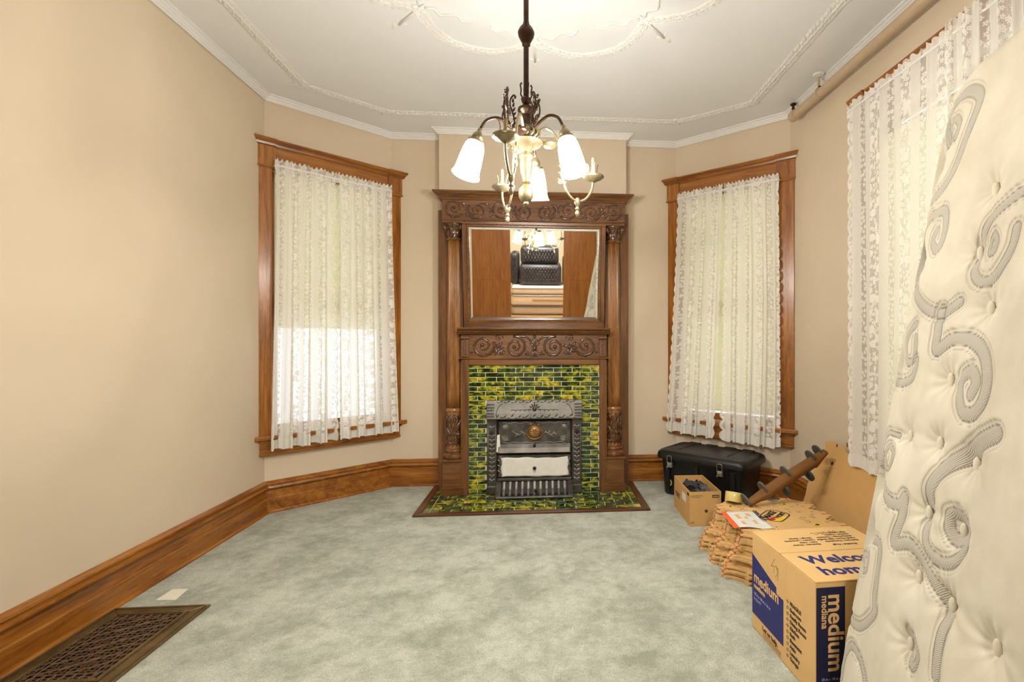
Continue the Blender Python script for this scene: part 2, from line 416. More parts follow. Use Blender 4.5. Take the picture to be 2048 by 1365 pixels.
def wall(name, P, Q, label, hole=None, ext=(0, 0), th=0.16, mat='wall_paint'):
    M = frame2d(P, Q); L = (Vector(Q) - Vector(P)).length; m = MB()
    def bx(x0, x1, z0, z1):
        if x1 - x0 > 1e-4 and z1 - z0 > 1e-4: m.box(x0, x1, -th, 0, z0, z1)
    a, b = 0, L
    if hole:
        h0, h1, z0, z1 = hole
        bx(a - ext[0], h0, 0, ZC); bx(h1, b + ext[1], 0, ZC); bx(h0, h1, 0, z0); bx(h0, h1, z1, ZC)
    else: bx(a - ext[0], b + ext[1], 0, ZC)
    o = m.build(name, mat); o.matrix_world = M; tag(o, label, 'wall', kind='structure'); return o
WIN = (0.035, 0.905, 0.56, 2.50)
wall('wall_left', W0, A, 'plain cream beige painted wall above the long baseboard')
wall('wall_front_left', A, B, 'angled beige wall around the window with half drawn shade', WIN, ext=(0.0, 0.0))
wall('wall_front', B, C, 'beige wall behind the fireplace mantel')
wall('wall_front_right', C, D, 'angled beige wall around the window above the black trunk', WIN)
RW = (0.98, 2.62, 0.62, 2.50)
wall('wall_right', D, W5, 'beige wall with the large lace curtained window behind the mattress', RW)
DX0, DX1, DH = -0.56, 0.40, 2.45
wall('wall_back', W5, W0, 'beige wall around the sliding door opening', (W5[0] - 1.80, W5[0] + 1.80, 0, DH))
MB().box(BR0, BR1, BRY, 4.37, 0, ZC).build('wall_chimney', 'wall_paint')
tag(bpy.data.objects['wall_chimney'], 'beige chimney breast projecting above the mantel', 'wall', kind='structure')

def sweep(path, prof, names, mat, labels, cat):
    """mitred moulding along a wall path, one object per segment; prof = (out from wall, z)"""
    n = len(path); P = [Vector(p) for p in path]; nr = []
    for i in range(n - 1):
        d = (P[i + 1] - P[i]).normalized(); nr.append(Vector((d.y, -d.x)))
    mit = []
    for i in range(n):
        if i == 0: mit.append(nr[0])
        elif i == n - 1: mit.append(nr[-1])
        else: mit.append((nr[i - 1] + nr[i]) / (1 + nr[i - 1].dot(nr[i])))
    k = len(prof); outs = []
    for i in range(n - 1):
        vs = []
        for j in (i, i + 1):
            for o_, z in prof: q = P[j] + mit[j] * o_; vs.append((q.x, q.y, z))
        fs = [(a, (a + 1) % k, k + (a + 1) % k, k + a) for a in range(k)] + [tuple(range(k))[::-1], tuple(range(k, 2 * k))]
        ob = MB().add(vs, fs).build(names[i], mat); tag(ob, labels[i], cat, kind='structure'); outs.append(ob)
    return outs
base_prof = [(0.001, 0), (.042, 0), (.042, .010), (.036, .018), (.026, .020), (.026, .100), (.022, .105), (.016, .107), (.016, .160), (.011, .164), (.032, .169), (.038, .180), (.033, .191), (.019, .194), (.019, .199), (.027, .203), (.025, .212), (.012, .222), (.001, .225)]
lb = 'honey oak stepped baseboard '
sweep([W0, A, B, (BR0, B[1])], base_prof, ['baseboard_left', 'baseboard_front_left', 'baseboard_front'], 'oak_x', [lb + 'along the plain windowless wall', lb + 'below the window with half drawn shade', lb + 'between the mantel and the half shaded window'], 'baseboard')
sweep([(BR1, C[1]), C, D, W5], base_prof, ['baseboard_front_side', 'baseboard_front_right', 'baseboard_right'], 'oak_x', [lb + 'between the mantel and the black trunk', lb + 'behind the black trunk', lb + 'behind the leaning mattress'], 'baseboard')
# the left wall runs along y, its grain too
for nm in ('baseboard_left', 'baseboard_right'): bpy.data.objects[nm].data.materials[0] = MATS['oak_y']
crown = [(0.001, 2.952), (0.006, 2.946), (0.012, 2.948), (0.016, 2.956), (0.022, 2.956), (0.026, 2.964), (0.034, 2.968), (0.038, 2.976), (0.05, 2.980), (0.05, 2.9895), (0.001, 2.9895)]
lc = 'white stepped crown moulding '
sweep([W0, A, B, (BR0, B[1]), (BR0, BRY), (BR1, BRY), (BR1, C[1]), C, D, W5], crown, ['trim_%d' % i for i in range(1, 10)], 'white_paint',
      [lc + 'above the plain windowless wall', lc + 'above the window with half drawn shade', lc + 'between the chimney breast and the half shaded window', lc + 'on the chimney breast return facing the plain wall', lc + 'across the chimney breast', lc + 'on the chimney breast return facing the trunk side', lc + 'between the chimney breast and the window over the trunk', lc + 'above the window over the black trunk', lc + 'above the painted pipe'], 'moulding')

# ---- plaster garlands on the ceiling
def garland(path, name, wd=0.022, step=0.030):
    m = MB(); P = [Vector((p[0], p[1], 0)) for p in path]; acc = 0.0; k = 0
    e3 = Vector((0, 0, -1))
    for i in range(len(P) - 1):
        d = P[i + 1] - P[i]; L = d.length; d.normalize(); w = Vector((-d.y, d.x, 0)); s_ = (step - acc) if acc else 0
        while s_ < L:
            c = P[i] + d * s_; c.z = ZC
            a = math.atan2(d.y, d.x)
            for sg in (-1, 1):
                m.leaf(c + w * sg * wd * .15, step * 1.7, wd * .85, 0.012 + .004 * random.random(), a + sg * (0.55 + .25 * random.random()), (1, 0, 0), (0, 1, 0), e3, curl=-.2 * sg)
            m.ball((c.x + w.x * wd * .2 * (-1) ** k, c.y + w.y * wd * .2 * (-1) ** k, ZC - .006), wd * .24, 5, 3)
            s_ += step; k += 1
        acc = s_ - L
        acc = step - acc if False else (L - (s_ - step))
    core = [(p.x, p.y, ZC - .003) for p in P]
    m.tube(core, wd * .28, 5)
    o = m.build(name, 'plaster', ce, smooth='all'); return o
OX = -0.04
garland([(-1.63, YB + .4), (-1.63, 3.59), (-1.16, 3.955), (1.08, 3.94), (1.555, 3.58), (1.545, YB + .4)], 'garland_border', 0.040, 0.036)
for (bx_, by_) in ((-1.63, 3.59), (-1.16, 3.955), (1.08, 3.94), (1.555, 3.58)):
    m = MB()
    for k in range(7):
        m.leaf((bx_ + random.uniform(-.04, .04), by_ + random.uniform(-.02, .02), ZC), .06, .03, .018, random.uniform(0, 6.28), (1, 0, 0), (0, 1, 0), (0, 0, -1))
    m.build('plaster_leaf_knot', 'plaster', ce, smooth='all')
MC = (OX, 2.10); RN = 0.86
nodes = [(MC[0] + RN * math.cos(PI / 2 + k * PI / 4), MC[1] + RN * math.sin(PI / 2 + k * PI / 4)) for k in range(8)]
for k in range(8):
    p, q = Vector(nodes[k]), Vector(nodes[(k + 1) % 8]); mid = (p + q) / 2; out = (mid - Vector(MC)).normalized()
    pts = []
    for i in range(25):
        s_ = i / 24; x = p.lerp(q, s_); sag = 0.23 * (1 - abs(2 * s_ - 1) ** 2.6); pts.append(x + out * sag)
    garland([(v_.x, v_.y) for v_ in pts], 'garland_swag', 0.034, 0.032)
    # torch-shaped arrow, ribbon tails at each node
    nd = Vector(nodes[k]); rd = (nd - Vector(MC)).normalized(); td = Vector((-rd.y, rd.x)); m = MB()
    a0, a1 = nd - rd * .05, nd + rd * .20
    m.tube([(a0.x, a0.y, ZC - .006), (a1.x, a1.y, ZC - .006)], .007, 6)
    m.leaf((a1.x, a1.y, ZC), .07, .05, .014, math.atan2(rd.y, rd.x), (1, 0, 0), (0, 1, 0), (0, 0, -1))
    for sg in (-1, 1):
        m.leaf((a1.x, a1.y, ZC), .05, .02, .01, math.atan2(rd.y, rd.x) + sg * 2.3, (1, 0, 0), (0, 1, 0), (0, 0, -1))
        rb = [nd + td * sg * (.02 + .028 * j) - rd * (.03 + .012 * j + .022 * math.sin(j * 1.6)) for j in range(9)]
        m.tube([(v_.x, v_.y, ZC - .004) for v_ in catmull([Vector((v2.x, v2.y, 0)) for v2 in rb], 3)], .008, 5)
        m.ball((nd.x + td.x * sg * .025, nd.y + td.y * sg * .025, ZC - .004), (.022, .016, .012), 8, 4)
    m.build('plaster_torch', 'plaster', ce, smooth='all')

# ================================================================== WINDOWS
def window(n, P, Q, label, t0, t1, hole, shade_z, zt=2.66):
    """t0,t1: outer edges of the casing face along the wall; hole = opening"""
    M = frame2d(P, Q); L = (Vector(Q) - Vector(P)).length
    w = thing('window_%d' % n, label, 'window', kind='structure'); w.matrix_world = M
    h0, h1, z0, z1 = hole; TH = .055
    mp = lambda a, b, c: (a, b, c)
    wl, wr = max(t0 + .05, 0.001), min(t1 - .05, L - .001)
    if t0 > 0.2: wl, wr = t0, t1
    # stiles (scribed to the corners of the bay)
    MB().prism([(wl, .001), (h0, .001), (h0, TH), (t0, TH)], z0 - .02, z1 + .0, mp).build('casing_stile', 'oak_z', w, bevel=.004)
    MB().prism([(h1, .001), (wr, .001), (t1, TH), (h1, TH)], z0 - .02, z1 + .0, mp).build('casing_stile', 'oak_z', w, bevel=.004)
    for a, b, c in ((wl, h0, t0), (h1, wr, t1)):
        # corner block with small necking bead
        if a == wl: poly = [(wl, .001), (h0 + .02, .001), (h0 + .02, TH + .008), (c - .006, TH + .008)]; pol2 = [(wl, .001), (h0 + .026, .001), (h0 + .026, TH + .018), (c - .012, TH + .018)]
        else: poly = [(h1 - .02, .001), (wr, .001), (c + .006, TH + .008), (h1 - .02, TH + .008)]; pol2 = [(h1 - .026, .001), (wr, .001), (c + .012, TH + .018), (h1 - .026, TH + .018)]
        MB().prism(poly, z1 - .03, zt - .05, mp).build('corner_block', 'oak_z', w, bevel=.002)
        MB().prism(pol2, z1 - .045, z1 - .03, mp).build('necking_bead', 'oak_x', w, bevel=.004)
    MB().box(h0 + .02, h1 - .02, .001, TH - .004, z1, zt - .05).build('casing_head', 'oak_x', w, bevel=.002)
    # cap moulding
    def cap(a0, a1, f, e):
        pr = [(.001, zt - .052), (f, zt - .052), (f + .008, zt - .045), (f + .012, zt - .032), (f + .022, zt - .018), (f + .028, zt - .012), (f + .028, zt), (.001, zt)]
        return pr
    def capseg(a0, a1, f, sl, sr, nm):
        vs = []; pr = cap(a0, a1, f, 0); k = len(pr)
        for a, s_ in ((a0, sl), (a1, sr)):
            for o_, z in pr: vs.append((a + s_ * o_, o_, z))
        fs = [(i, (i + 1) % k, k + (i + 1) % k, k + i) for i in range(k)] + [tuple(range(k))[::-1], tuple(range(k, 2 * k))]
        MB().add(vs, fs).build(nm, 'oak_x', w)
    s1 = (t0 - wl) / TH if wl != t0 else -.15; s2 = (t1 - wr) / TH if wr != t1 else .15
    capseg(h0 + .022, h1 - .022, TH, 0, 0, 'cap_moulding')
    capseg(wl, h0 + .022, TH + .012, s1, 0, 'cap_moulding'); capseg(h1 - .022, wr, TH + .012, 0, s2, 'cap_moulding')
    # stool (sill) and apron
    sl = lambda o_: t0 - .02 if wl == t0 else wl + (t0 - wl) / TH * o_
    sr = lambda o_: t1 + .02 if wr == t1 else wr + (t1 - wr) / TH * o_
    MB().prism([(sl(0), .001), (sr(0), .001), (sr(.09), .088), (sr(.09) - .006, .096), (sl(.09) + .006, .096), (sl(.09), .088)], z0 - .03, z0 - .0, mp).build('sill', 'oak_x', w, bevel=.008, seg=2)
    MB().prism([(sl(0), .001), (sr(0), .001), (sr(.05), .05), (sl(.05), .05)], z0 - .14, z0 - .03, mp).build('apron', 'oak_x', w, bevel=.004)
    MB().prism([(sl(0), .001), (sr(0), .001), (sr(.06), .062), (sl(.06), .062)], z0 - .055, z0 - .03, mp).build('apron_moulding', 'oak_x', w, bevel=.006)
    MB().prism([(sl(0), .001), (sr(0), .001), (sr(.055), .056), (sl(.055), .056)], z0 - .145, z0 - .125, mp).build('apron_moulding', 'oak_x', w, bevel=.005)
    # jamb liners and sashes
    for x0, x1 in ((h0 + .001, h0 + .014), (h1 - .014, h1 - .001)): MB().box(x0, x1, -.15, -.001, z0 + .001, z1 - .001).build('jamb', 'oak_z', w)
    zm = (z0 + z1) / 2 - .02
    def sash(a, b, y, nm):
        fr = MB(); x0, x1 = h0 + .015, h1 - .015; sw = .045
        fr.box(x0, x0 + sw, y, y + .03, a, b).box(x1 - sw, x1, y, y + .03, a, b).box(x0 + sw, x1 - sw, y, y + .03, a, a + .055).box(x0 + sw, x1 - sw, y, y + .03, b - .04, b)
        f_ = fr.build(nm, 'oak_z', w)
        MB().box(x0 + sw, x1 - sw, y + .012, y + .016, a + .055, b - .04).build('pane', 'pane_glass', f_)
    sash(z0 + .002, zm + .02, -.075, 'lower_sash'); sash(zm - .02, z1 - .002, -.11, 'upper_sash')
    if not shade_z: return w, M
    # roller shade: a thing of its own
    return w, M
def roller_shade(M, label, x0, x1, z0, z1, y=-.025):
    r = thing('roller_shade', label, 'window shade'); r.matrix_world = M
    MB().tube([(x0, y - .0, z1 - .02), (x1, y, z1 - .02)], .016, 10).build('roller', 'oak_x', r, smooth=True)
    MB().box(x0 + .012, x1 - .012, y + .014, y + .0155, z0 + .012, z1 - .02).build('shade_cloth', 'roller_shade_cloth', r)
    MB().box(x0 + .012, x1 - .012, y + .011, y + .0185, z0, z0 + .014).build('hem_bar', 'roller_shade_cloth', r, bevel=.003)
    return r
w1, M1 = window(1, A, B, 'oak cased window with lace curtains and half drawn shade beside the plain wall', -.052, 1.000, WIN, 1)
w2, M2 = window(2, C, D, 'oak cased window with lace curtains above the black trunk', -.055, 1.020, WIN, 1)
w3, M3 = window(3, D, W5, 'large oak cased window behind the leaning mattress', .87, 2.73, RW, 1)
roller_shade(M1, 'cream roller shade drawn half way down in the window beside the plain wall', WIN[0] + .018, WIN[1] - .018, 1.325, 2.49)
roller_shade(M2, 'cream roller shade drawn fully down in the window above the black trunk', WIN[0] + .018, WIN[1] - .018, .64, 2.49)
roller_shade(M3, 'cream roller shade in the large window behind the leaning mattress', RW[0] + .02, RW[1] - .02, .70, 2.40)

def curtain(M, label, top, bot, zt, zb, y=.105, folds=9, amp=.034, seed=0, bulge=0.0, gather=1.5, rod_z=None, group=None, name='lace_curtain'):
    """top/bot = (x0,x1) along the wall at the heading and at the hem; zb may be (left,right)"""
    rnd = random.Random(seed); NX, NZ = 150, 70
    zb = zb if isinstance(zb, tuple) else (zb, zb); rod = zt - .045 if rod_z is None else rod_z
    ph = [rnd.uniform(0, 6.28) for _ in range(6)]; fq = [folds * rnd.uniform(.85, 1.15), folds * .5 * rnd.uniform(.8, 1.2), folds * 2.1]
    wx = (top[1] - top[0])
    vs = []; uv = []; ed = []
    cw = wx * gather
    for j in range(NZ + 1):
        s_ = j / NZ
        for i in range(NX + 1):
            r = i / NX
            # rows: heading ruffle above the rod packed densely
            zbot = zb[0] + (zb[1] - zb[0]) * r + .006 * math.sin(6.28 * fq[1] * r + ph[2])
            z = zt + .008 * math.sin(6.28 * fq[2] * r + ph[4]) * (1 if j == 0 else 0) - (s_ ** 1.25) * (zt - zbot)
            dd = max(0.0, (zt - z) / (zt - zbot))
            x0 = top[0] + (bot[0] - top[0]) * dd ** 1.3 + bulge * math.sin(PI * dd) * max(0, r - .25); x1 = top[1] + (bot[1] - top[1]) * dd ** 1.3
            warp = .25 / fq[0] * math.sin(6.28 * fq[1] * r + ph[1])
            x = x0 + (x1 - x0) * r
            f = .55 * math.sin(6.28 * fq[0] * (r + warp) + ph[0]) + .45 * math.sin(6.28 * fq[1] * r + ph[3])
            fine = math.sin(6.28 * fq[2] * (r + .5 * warp) + ph[4])
            a = amp * (.35 + .9 * dd)
            o_ = f * a + fine * (.007 * max(0, 1 - dd * 5))
            pinch = math.exp(-((z - rod) / .012) ** 2); o_ *= (1 - .75 * pinch)
            x += .35 * a * math.cos(6.28 * fq[0] * (r + warp) + ph[0]) * min(1, dd * 4)
            vs.append((x, y + o_, z)); uv.append((r * cw + seed * .37, z - zbot)); ed.append((min(r, 1 - r) * cw + (1 if dd < .03 else 0), 0))
    fs = [(j * (NX + 1) + i, j * (NX + 1) + i + 1, (j + 1) * (NX + 1) + i + 1, (j + 1) * (NX + 1) + i) for j in range(NZ) for i in range(NX)]
    o = MB().add(vs, fs).build(name, 'lace', None, smooth='all'); me = o.data
    for nm, arr in (('UVMap', uv), ('edge', ed)):
        l = me.uv_layers.new(name=nm)
        li = np.empty(len(me.loops), dtype=np.int32); me.loops.foreach_get('vertex_index', li)
        l.data.foreach_set('uv', np.array(arr, dtype=np.float32)[li].ravel())
    o.matrix_world = M; tag(o, label, 'curtain', group); return o
def rod(M, label, x0, x1, z, y):
    r = thing('curtain_rod', label, 'curtain rod'); r.matrix_world = M
    MB().tube([(x0, y, z), (x1, y, z)], .006, 8).build('bar', 'white_paint', r, smooth=True)
    for x in (x0, x1): MB().tube([(x, y, z), (x, .075, z)], .005, 6).build('bracket', 'white_paint', r, smooth=True)
curtain(M1, 'white lace curtain panel nearer the plain wall on the half shaded window', (.035, .452), (.005, .452), 2.515, (.462, .47), folds=7, seed=1)
curtain(M1, 'white lace curtain panel nearer the mantel on the half shaded window', (.458, .895), (.462, .945), 2.515, .470, folds=7, seed=2)
curtain(M2, 'white lace curtain panel nearer the mantel above the black trunk', (.065, .478), (-.05, .405), 2.508, (.445, .425), folds=7, seed=3)
curtain(M2, 'white lace curtain panel nearer the wall corner above the black trunk', (.49, .92), (.465, .925), 2.508, (.418, .408), folds=7, seed=4, bulge=.16)
curtain(M3, 'white lace curtain panel beside the wall corner behind the leaning mattress', (.90, 1.66), (.915, 1.62), 2.615, .50, folds=8, seed=5, y=.115, gather=1.15, amp=.015)
curtain(M3, 'gathered white lace curtain panel mostly hidden behind the leaning mattress', (1.62, 2.70), (1.66, 2.70), 2.63, .50, folds=14, seed=6, y=.125, gather=1.5)
rod(M1, 'thin white curtain rod on the half shaded window', .04, .892, 2.47, .108)
rod(M2, 'thin white curtain rod on the window above the black trunk', .068, .918, 2.463, .108)
rod(M3, 'thin white curtain rod on the large window behind the mattress', .905, 2.695, 2.572, .118)

# ================================================================== MANTEL (local x from its centre line, y = room y, z up)
X0 = -0.055
man = thing('fireplace_mantel', 'tall carved oak mantel with columns and overmantel mirror', 'mantel', (X0, 0, 0))
ex, ey_, ez = Vector((1, 0, 0)), Vector((0, 0, 1)), Vector((0, -1, 0))     # carving plane faces the room (-y)
def P3(x, z, y): return Vector((x, y, z))
# back boards behind the columns
for sg in (-1, 1):
    MB().box(*sorted((sg * .585, sg * .785)), 4.165, 4.229, 0, 2.30).build('back_board', 'mantel_z', man, bevel=.003)
MB().box(-.585, .585, 4.20, 4.229, 1.30, 2.30).build('back_panel', 'mantel_x', man)
# plinths, column bases, drums, shafts, capitals
def column(sg):
    cx = sg * .65; cy = 4.112
    c = MB(); c.box(cx - .088, cx + .088, 4.022, 4.165, 0.0, .07); c.build('plinth_foot', 'mantel_x', man, bevel=.003)
    MB().box(cx - .078, cx + .078, 4.034, 4.165, .07, .272).build('plinth', 'mantel_x', man, bevel=.002)
    MB().box(cx - .09, cx + .09, 4.018, 4.165, .272, .288).build('plinth_cap', 'mantel_x', man, bevel=.003)
    MB().lathe([(.078, .288), (.084, .296), (.086, .308), (.082, .322), (.070, .330), (.066, .334), (.066, .340), (.070, .344), (.072, .350), (.069, .358), (.063, .364), (.063, .372)], (cx, cy, 0), 28).build('column_base', 'mantel_z', man, smooth=True)
    drum = MB().lathe([(.058, .372), (.058, .66), (.062, .664), (.064, .672), (.062, .68), (.058, .686), (.058, .692)], (cx, cy, 0), 28).build('column_drum', 'column_oak', man, smooth=True)
    rr = random.Random(sg + 5); rl = MB()
    for k in range(12):                                   # acanthus leaves wrapped on the drum
        a = 2 * PI * k / 12
        for (zz, L, wd, an) in ((.385, .10, .034, PI / 2), (.44, .11, .030, PI / 2 + .35), (.50, .11, .030, PI / 2 - .35), (.56, .09, .03, PI / 2), (.40, .05, .02, PI / 2 + 1), (.47, .05, .02, PI / 2 - 1), (.60, .05, .022, PI / 2 + .8)):
            aa = a + (PI / 12 if zz in (.44, .56) else 0)
            e = Vector((-math.sin(aa), math.cos(aa), 0)); nn = Vector((math.cos(aa), math.sin(aa), 0))
            rl.leaf(Vector((cx, cy, zz)) + nn * .0565, L, wd, .010, an, e, (0, 0, 1), nn)
        e = Vector((math.cos(a + .2), math.sin(a + .2), 0)) * .059
        rl.ball((cx + e.x, cy + e.y, .64), .008, 6, 4)
    rl.build('leaf_carving', 'carving_oak', drum, smooth='all')
    nf = 18
    flute = lambda a, z: 1.0 - 0.15 * (0.5 + 0.5 * math.cos(nf * a)) ** 2
    prof = [(.053 - .006 * max(0, (z - 1.2)) / .86, z) for z in np.linspace(.692, 2.045, 12)]
    MB().lathe(prof, (cx, cy, 0), nf * 8, flute).build('column_shaft', 'column_oak', man, smooth='all')
    MB().lathe([(.050, 2.04), (.056, 2.046), (.057, 2.054), (.052, 2.060), (.046, 2.064)], (cx, cy, 0), 24).build('column_necking', 'mantel_z', man, smooth=True)
    cap = MB().lathe([(.046, 2.06), (.048, 2.09), (.054, 2.12), (.066, 2.15), (.074, 2.165), (.074, 2.170)], (cx, cy, 0), 24).build('capital', 'carving_oak', man, smooth=True)
    MB().box(cx - .080, cx + .080, 4.030, 4.165, 2.168, 2.188).build('abacus', 'mantel_x', man, bevel=.004)
    cl = MB()
    for k in range(8):
        a = 2 * PI * k / 8; e = Vector((-math.sin(a), math.cos(a), 0)); nn = Vector((math.cos(a), math.sin(a), 0))
        cl.leaf(Vector((cx, cy, 2.066)) + nn * .046, .062, .034, .014, PI / 2, e, Vector((0, 0, 1)) + nn * .25, nn)
        cl.leaf(Vector((cx, cy, 2.100)) + nn * .052, .05, .026, .012, PI / 2 + .5, e, Vector((0, 0, 1)) + nn * .4, nn)
    for k in range(4):                                     # corner volutes
        a = PI / 4 + k * PI / 2; nn = Vector((math.cos(a), math.sin(a), 0))
        pts = []
        for i in range(18):
            th = i / 17 * 2.2 * 2 * PI * .8; r = .022 * (1 - i / 20)
            pts.append(Vector((cx, cy, 2.138)) + nn * (.072 + r * math.cos(th)) + Vector((0, 0, r * math.sin(th))))
        cl.tube([Vector((cx, cy, 2.09)) + nn * .052] + pts, [.004] + [.0075] * 18, 6)
    cl.build('capital_leaves', 'carving_oak', cap, smooth='all')
column(-1); column(1)
# lower body boards around the tile field
BODY = MB()
for sg in (-1, 1):
    MB().box(*sorted((sg * .524, sg * .578)), 4.030, 4.165, 0, 1.085).build('surround_stile', 'mantel_z', man, bevel=.004)
    b = MB()
    for k in range(86):                                   # bead moulding
        z = .008 + k * .0125; b.ball((sg * .5795, 4.030, z), (.005, .006, .0055), 6, 4)
    b.build('bead_moulding', 'column_oak', man, smooth='all')
MB().box(-.524, .524, 4.030, 4.165, 1.037, 1.085).build('surround_rail', 'mantel_x', man, bevel=.004)
MB().box(-.60, .60, 4.020, 4.165, 1.085, 1.098).build('frieze_ledge', 'mantel_x', man, bevel=.004)
# lower frieze
MB().box(-.585, .585, 4.040, 4.165, 1.098, 1.290).build('frieze_board', 'mantel_x', man)
for sg in (-1, 1):
    cx = sg * .548
    MB().box(cx - .028, cx + .028, 4.018, 4.040, 1.10, 1.245).build('frieze_bracket', 'mantel_z', man, bevel=.005)
    bk = MB()
    for k in range(9):
        for s2 in (-1, 1): bk.leaf(P3(cx, 1.115 + k * .014, 4.018), .022, .010, .004, PI / 2 + s2 * .75, ex, ey_, ez)
    bk.build('bracket_leaves', 'carving_oak', man, smooth='all')
    MB().tube([(cx - .033, 4.012, 1.256), (cx + .033, 4.012, 1.256)], .012, 10).build('bracket_scroll', 'mantel_x', man, smooth=True)
# mantel shelf
sh = [(4.165, 1.283), (4.01, 1.283), (4.0, 1.292), (3.985, 1.296), (3.965, 1.310), (3.955, 1.318), (3.945, 1.320), (3.942, 1.330), (3.948, 1.336), (4.20, 1.336)]
MB().prism(sh, -.602, .602, lambda a, b, c: (c, a, b)).build('mantel_shelf', 'mantel_x', man, bevel=.002)
b = MB()
for k in range(92): b.ball((-.59 + k * .01297, 3.976, 1.3025), (.0048, .004, .0048), 5, 3)
b.build('shelf_beading', 'column_oak', man, smooth='all')
# upper frieze and cornice
MB().box(-.735, .735, 4.050, 4.20, 2.188, 2.365).build('upper_frieze', 'mantel_x', man, bevel=.002)
MB().box(-.745, .745, 4.035, 4.20, 2.188, 2.200).build('frieze_fillet', 'mantel_x', man, bevel=.003)
MB().box(-.742, .742, 4.040, 4.20, 2.355, 2.368).build('frieze_fillet', 'mantel_x', man, bevel=.003)
def cornice(pr, nm, mat):
    m = MB(); k = len(pr); vs = []
    path = [(-.742, 4.229), (-.742, 4.05), (.742, 4.05), (.742, 4.229)]; nrm = [(-1, 0), (-1, -1), (1, -1), (1, 0)]
    for (px, py), (nx, ny) in zip(path, nrm):
        for o_, z in pr: vs.append((px + nx * o_, py + ny * o_, z))
    fs = []
    for j in range(3):
        for i in range(k): fs.append((j * k + i, j * k + (i + 1) % k, (j + 1) * k + (i + 1) % k, (j + 1) * k + i))
    m.add(vs, fs + [tuple(range(k)), tuple(range(3 * k, 4 * k))[::-1]]); return m.build(nm, mat, man)
cornice([(0, 2.366), (.012, 2.366), (.018, 2.376), (.022, 2.378), (.032, 2.388), (.044, 2.394), (.052, 2.404), (.058, 2.406), (.058, 2.418), (0, 2.418)], 'cornice', 'mantel_x')
b = MB()
for k in range(110): b.ball((-.75 + k * .01376, 4.027, 2.383), (.005, .004, .004), 5, 3)
b.build('cornice_beading', 'column_oak', man, smooth='all')
# carved scrolls
def scroll(cx, cz, R, turns, a0, dr, y, nm, th=.007, lead=None, leaves=True, par=man):
    m = MB(); N = 44; pts = []; rs = []
    for i in range(N):
        s_ = i / (N - 1); r = R * (1 - s_) ** .9 + R * .10; a = a0 + dr * turns * 2 * PI * s_
        pts.append(P3(cx + r * math.cos(a), cz + r * math.sin(a), y)); rs.append(th * (1.05 - .45 * s_))
    if lead:
        ld = catmull([P3(px, pz, y) for px, pz in lead] + [pts[0], pts[3]], 6); ld = ld[:-6]
        pts = ld[:-1] + pts; rs = [th * (.5 + .5 * i / max(1, len(ld) - 1)) for i in range(len(ld) - 1)] + rs
    m.tube(pts, rs, 6)
    e = pts[-1]; m.ball((e.x, e.y - .002, e.z), th * 1.5, 8, 5)
    if leaves:
        n_ = len(pts); k0 = n_ - N
        for i in range(k0 + 1, k0 + int(N * .62), 3):
            d = pts[i + 1] - pts[i - 1]; an = math.atan2(d.z, d.x)
            out = -dr
            m.leaf(pts[i] + Vector((0, -.001, 0)), R * .34, R * .17, th * 1.1, an + out * .55, ex, ey_, ez, curl=out * -.25)
            if i % 2: m.leaf(pts[i], R * .26, R * .13, th, an - out * .5, ex, ey_, ez, curl=out * .25)
    return m.build(nm, 'carving_oak', par, smooth='all')
YF = 4.040; ZF = 1.190
for sg in (-1, 1):
    scroll(sg * .41, ZF + .002, .083, 1.7, PI / 2 + sg * 1.2, sg * 1, YF, 'frieze_scroll', .011, lead=None)
    scroll(sg * .155, ZF - .008, .079, 1.8, PI / 2 - sg * .2, sg * 1, YF, 'frieze_scroll', .011, lead=[(sg * .012, ZF - .06), (sg * .02, ZF + .02), (sg * .07, ZF + .072)])
    scroll(sg * .285, ZF + .062, .03, 1.3, PI * .5 + sg * PI * .5, -sg, YF, 'frieze_scroll', .006, leaves=False)
    scroll(sg * .068, ZF - .062, .020, 1.2, PI / 2, sg, YF, 'frieze_scroll', .006, leaves=False)
    m = MB()
    for k in range(9): m.leaf(P3(sg * (.285 + .012 * math.cos(k)), ZF - .02 + .012 * math.sin(k * 2), YF), .055, .022, .012, k * .7, ex, ey_, ez, .2)
    for k in range(6): m.leaf(P3(sg * .27, ZF - .07, YF), .05, .018, .010, PI / 2 + (k - 2.5) * .45, ex, ey_, ez, .15)
    for k in range(5): m.ball((sg * .285 + .011 * math.cos(k * 1.26), YF - .006, ZF - .005 + .011 * math.sin(k * 1.26)), .009, 6, 4)
    m.leaf(P3(sg * .505, ZF - .06, YF), .035, .018, .008, PI / 2 + sg * .5, ex, ey_, ez)
    m.build('frieze_foliage', 'carving_oak', man, smooth='all')
m = MB()
for k in range(7): m.leaf(P3(0, ZF - .085, YF), .06, .018, .012, PI / 2 + (k - 3) * .42, ex, ey_, ez)
for k in range(7): m.leaf(P3(0, ZF - .01, YF), .085 - .008 * abs(k - 3), .018, .012, PI / 2 + (k - 3) * .30, ex, ey_, ez)
m.ball((0, YF - .004, ZF + .075), .014, 8, 5); m.ball((0, YF - .004, ZF - .02), (.016, .01, .02), 8, 5)
m.build('frieze_palmette', 'carving_oak', man, smooth='all')
YU = 4.050; ZU = 2.275
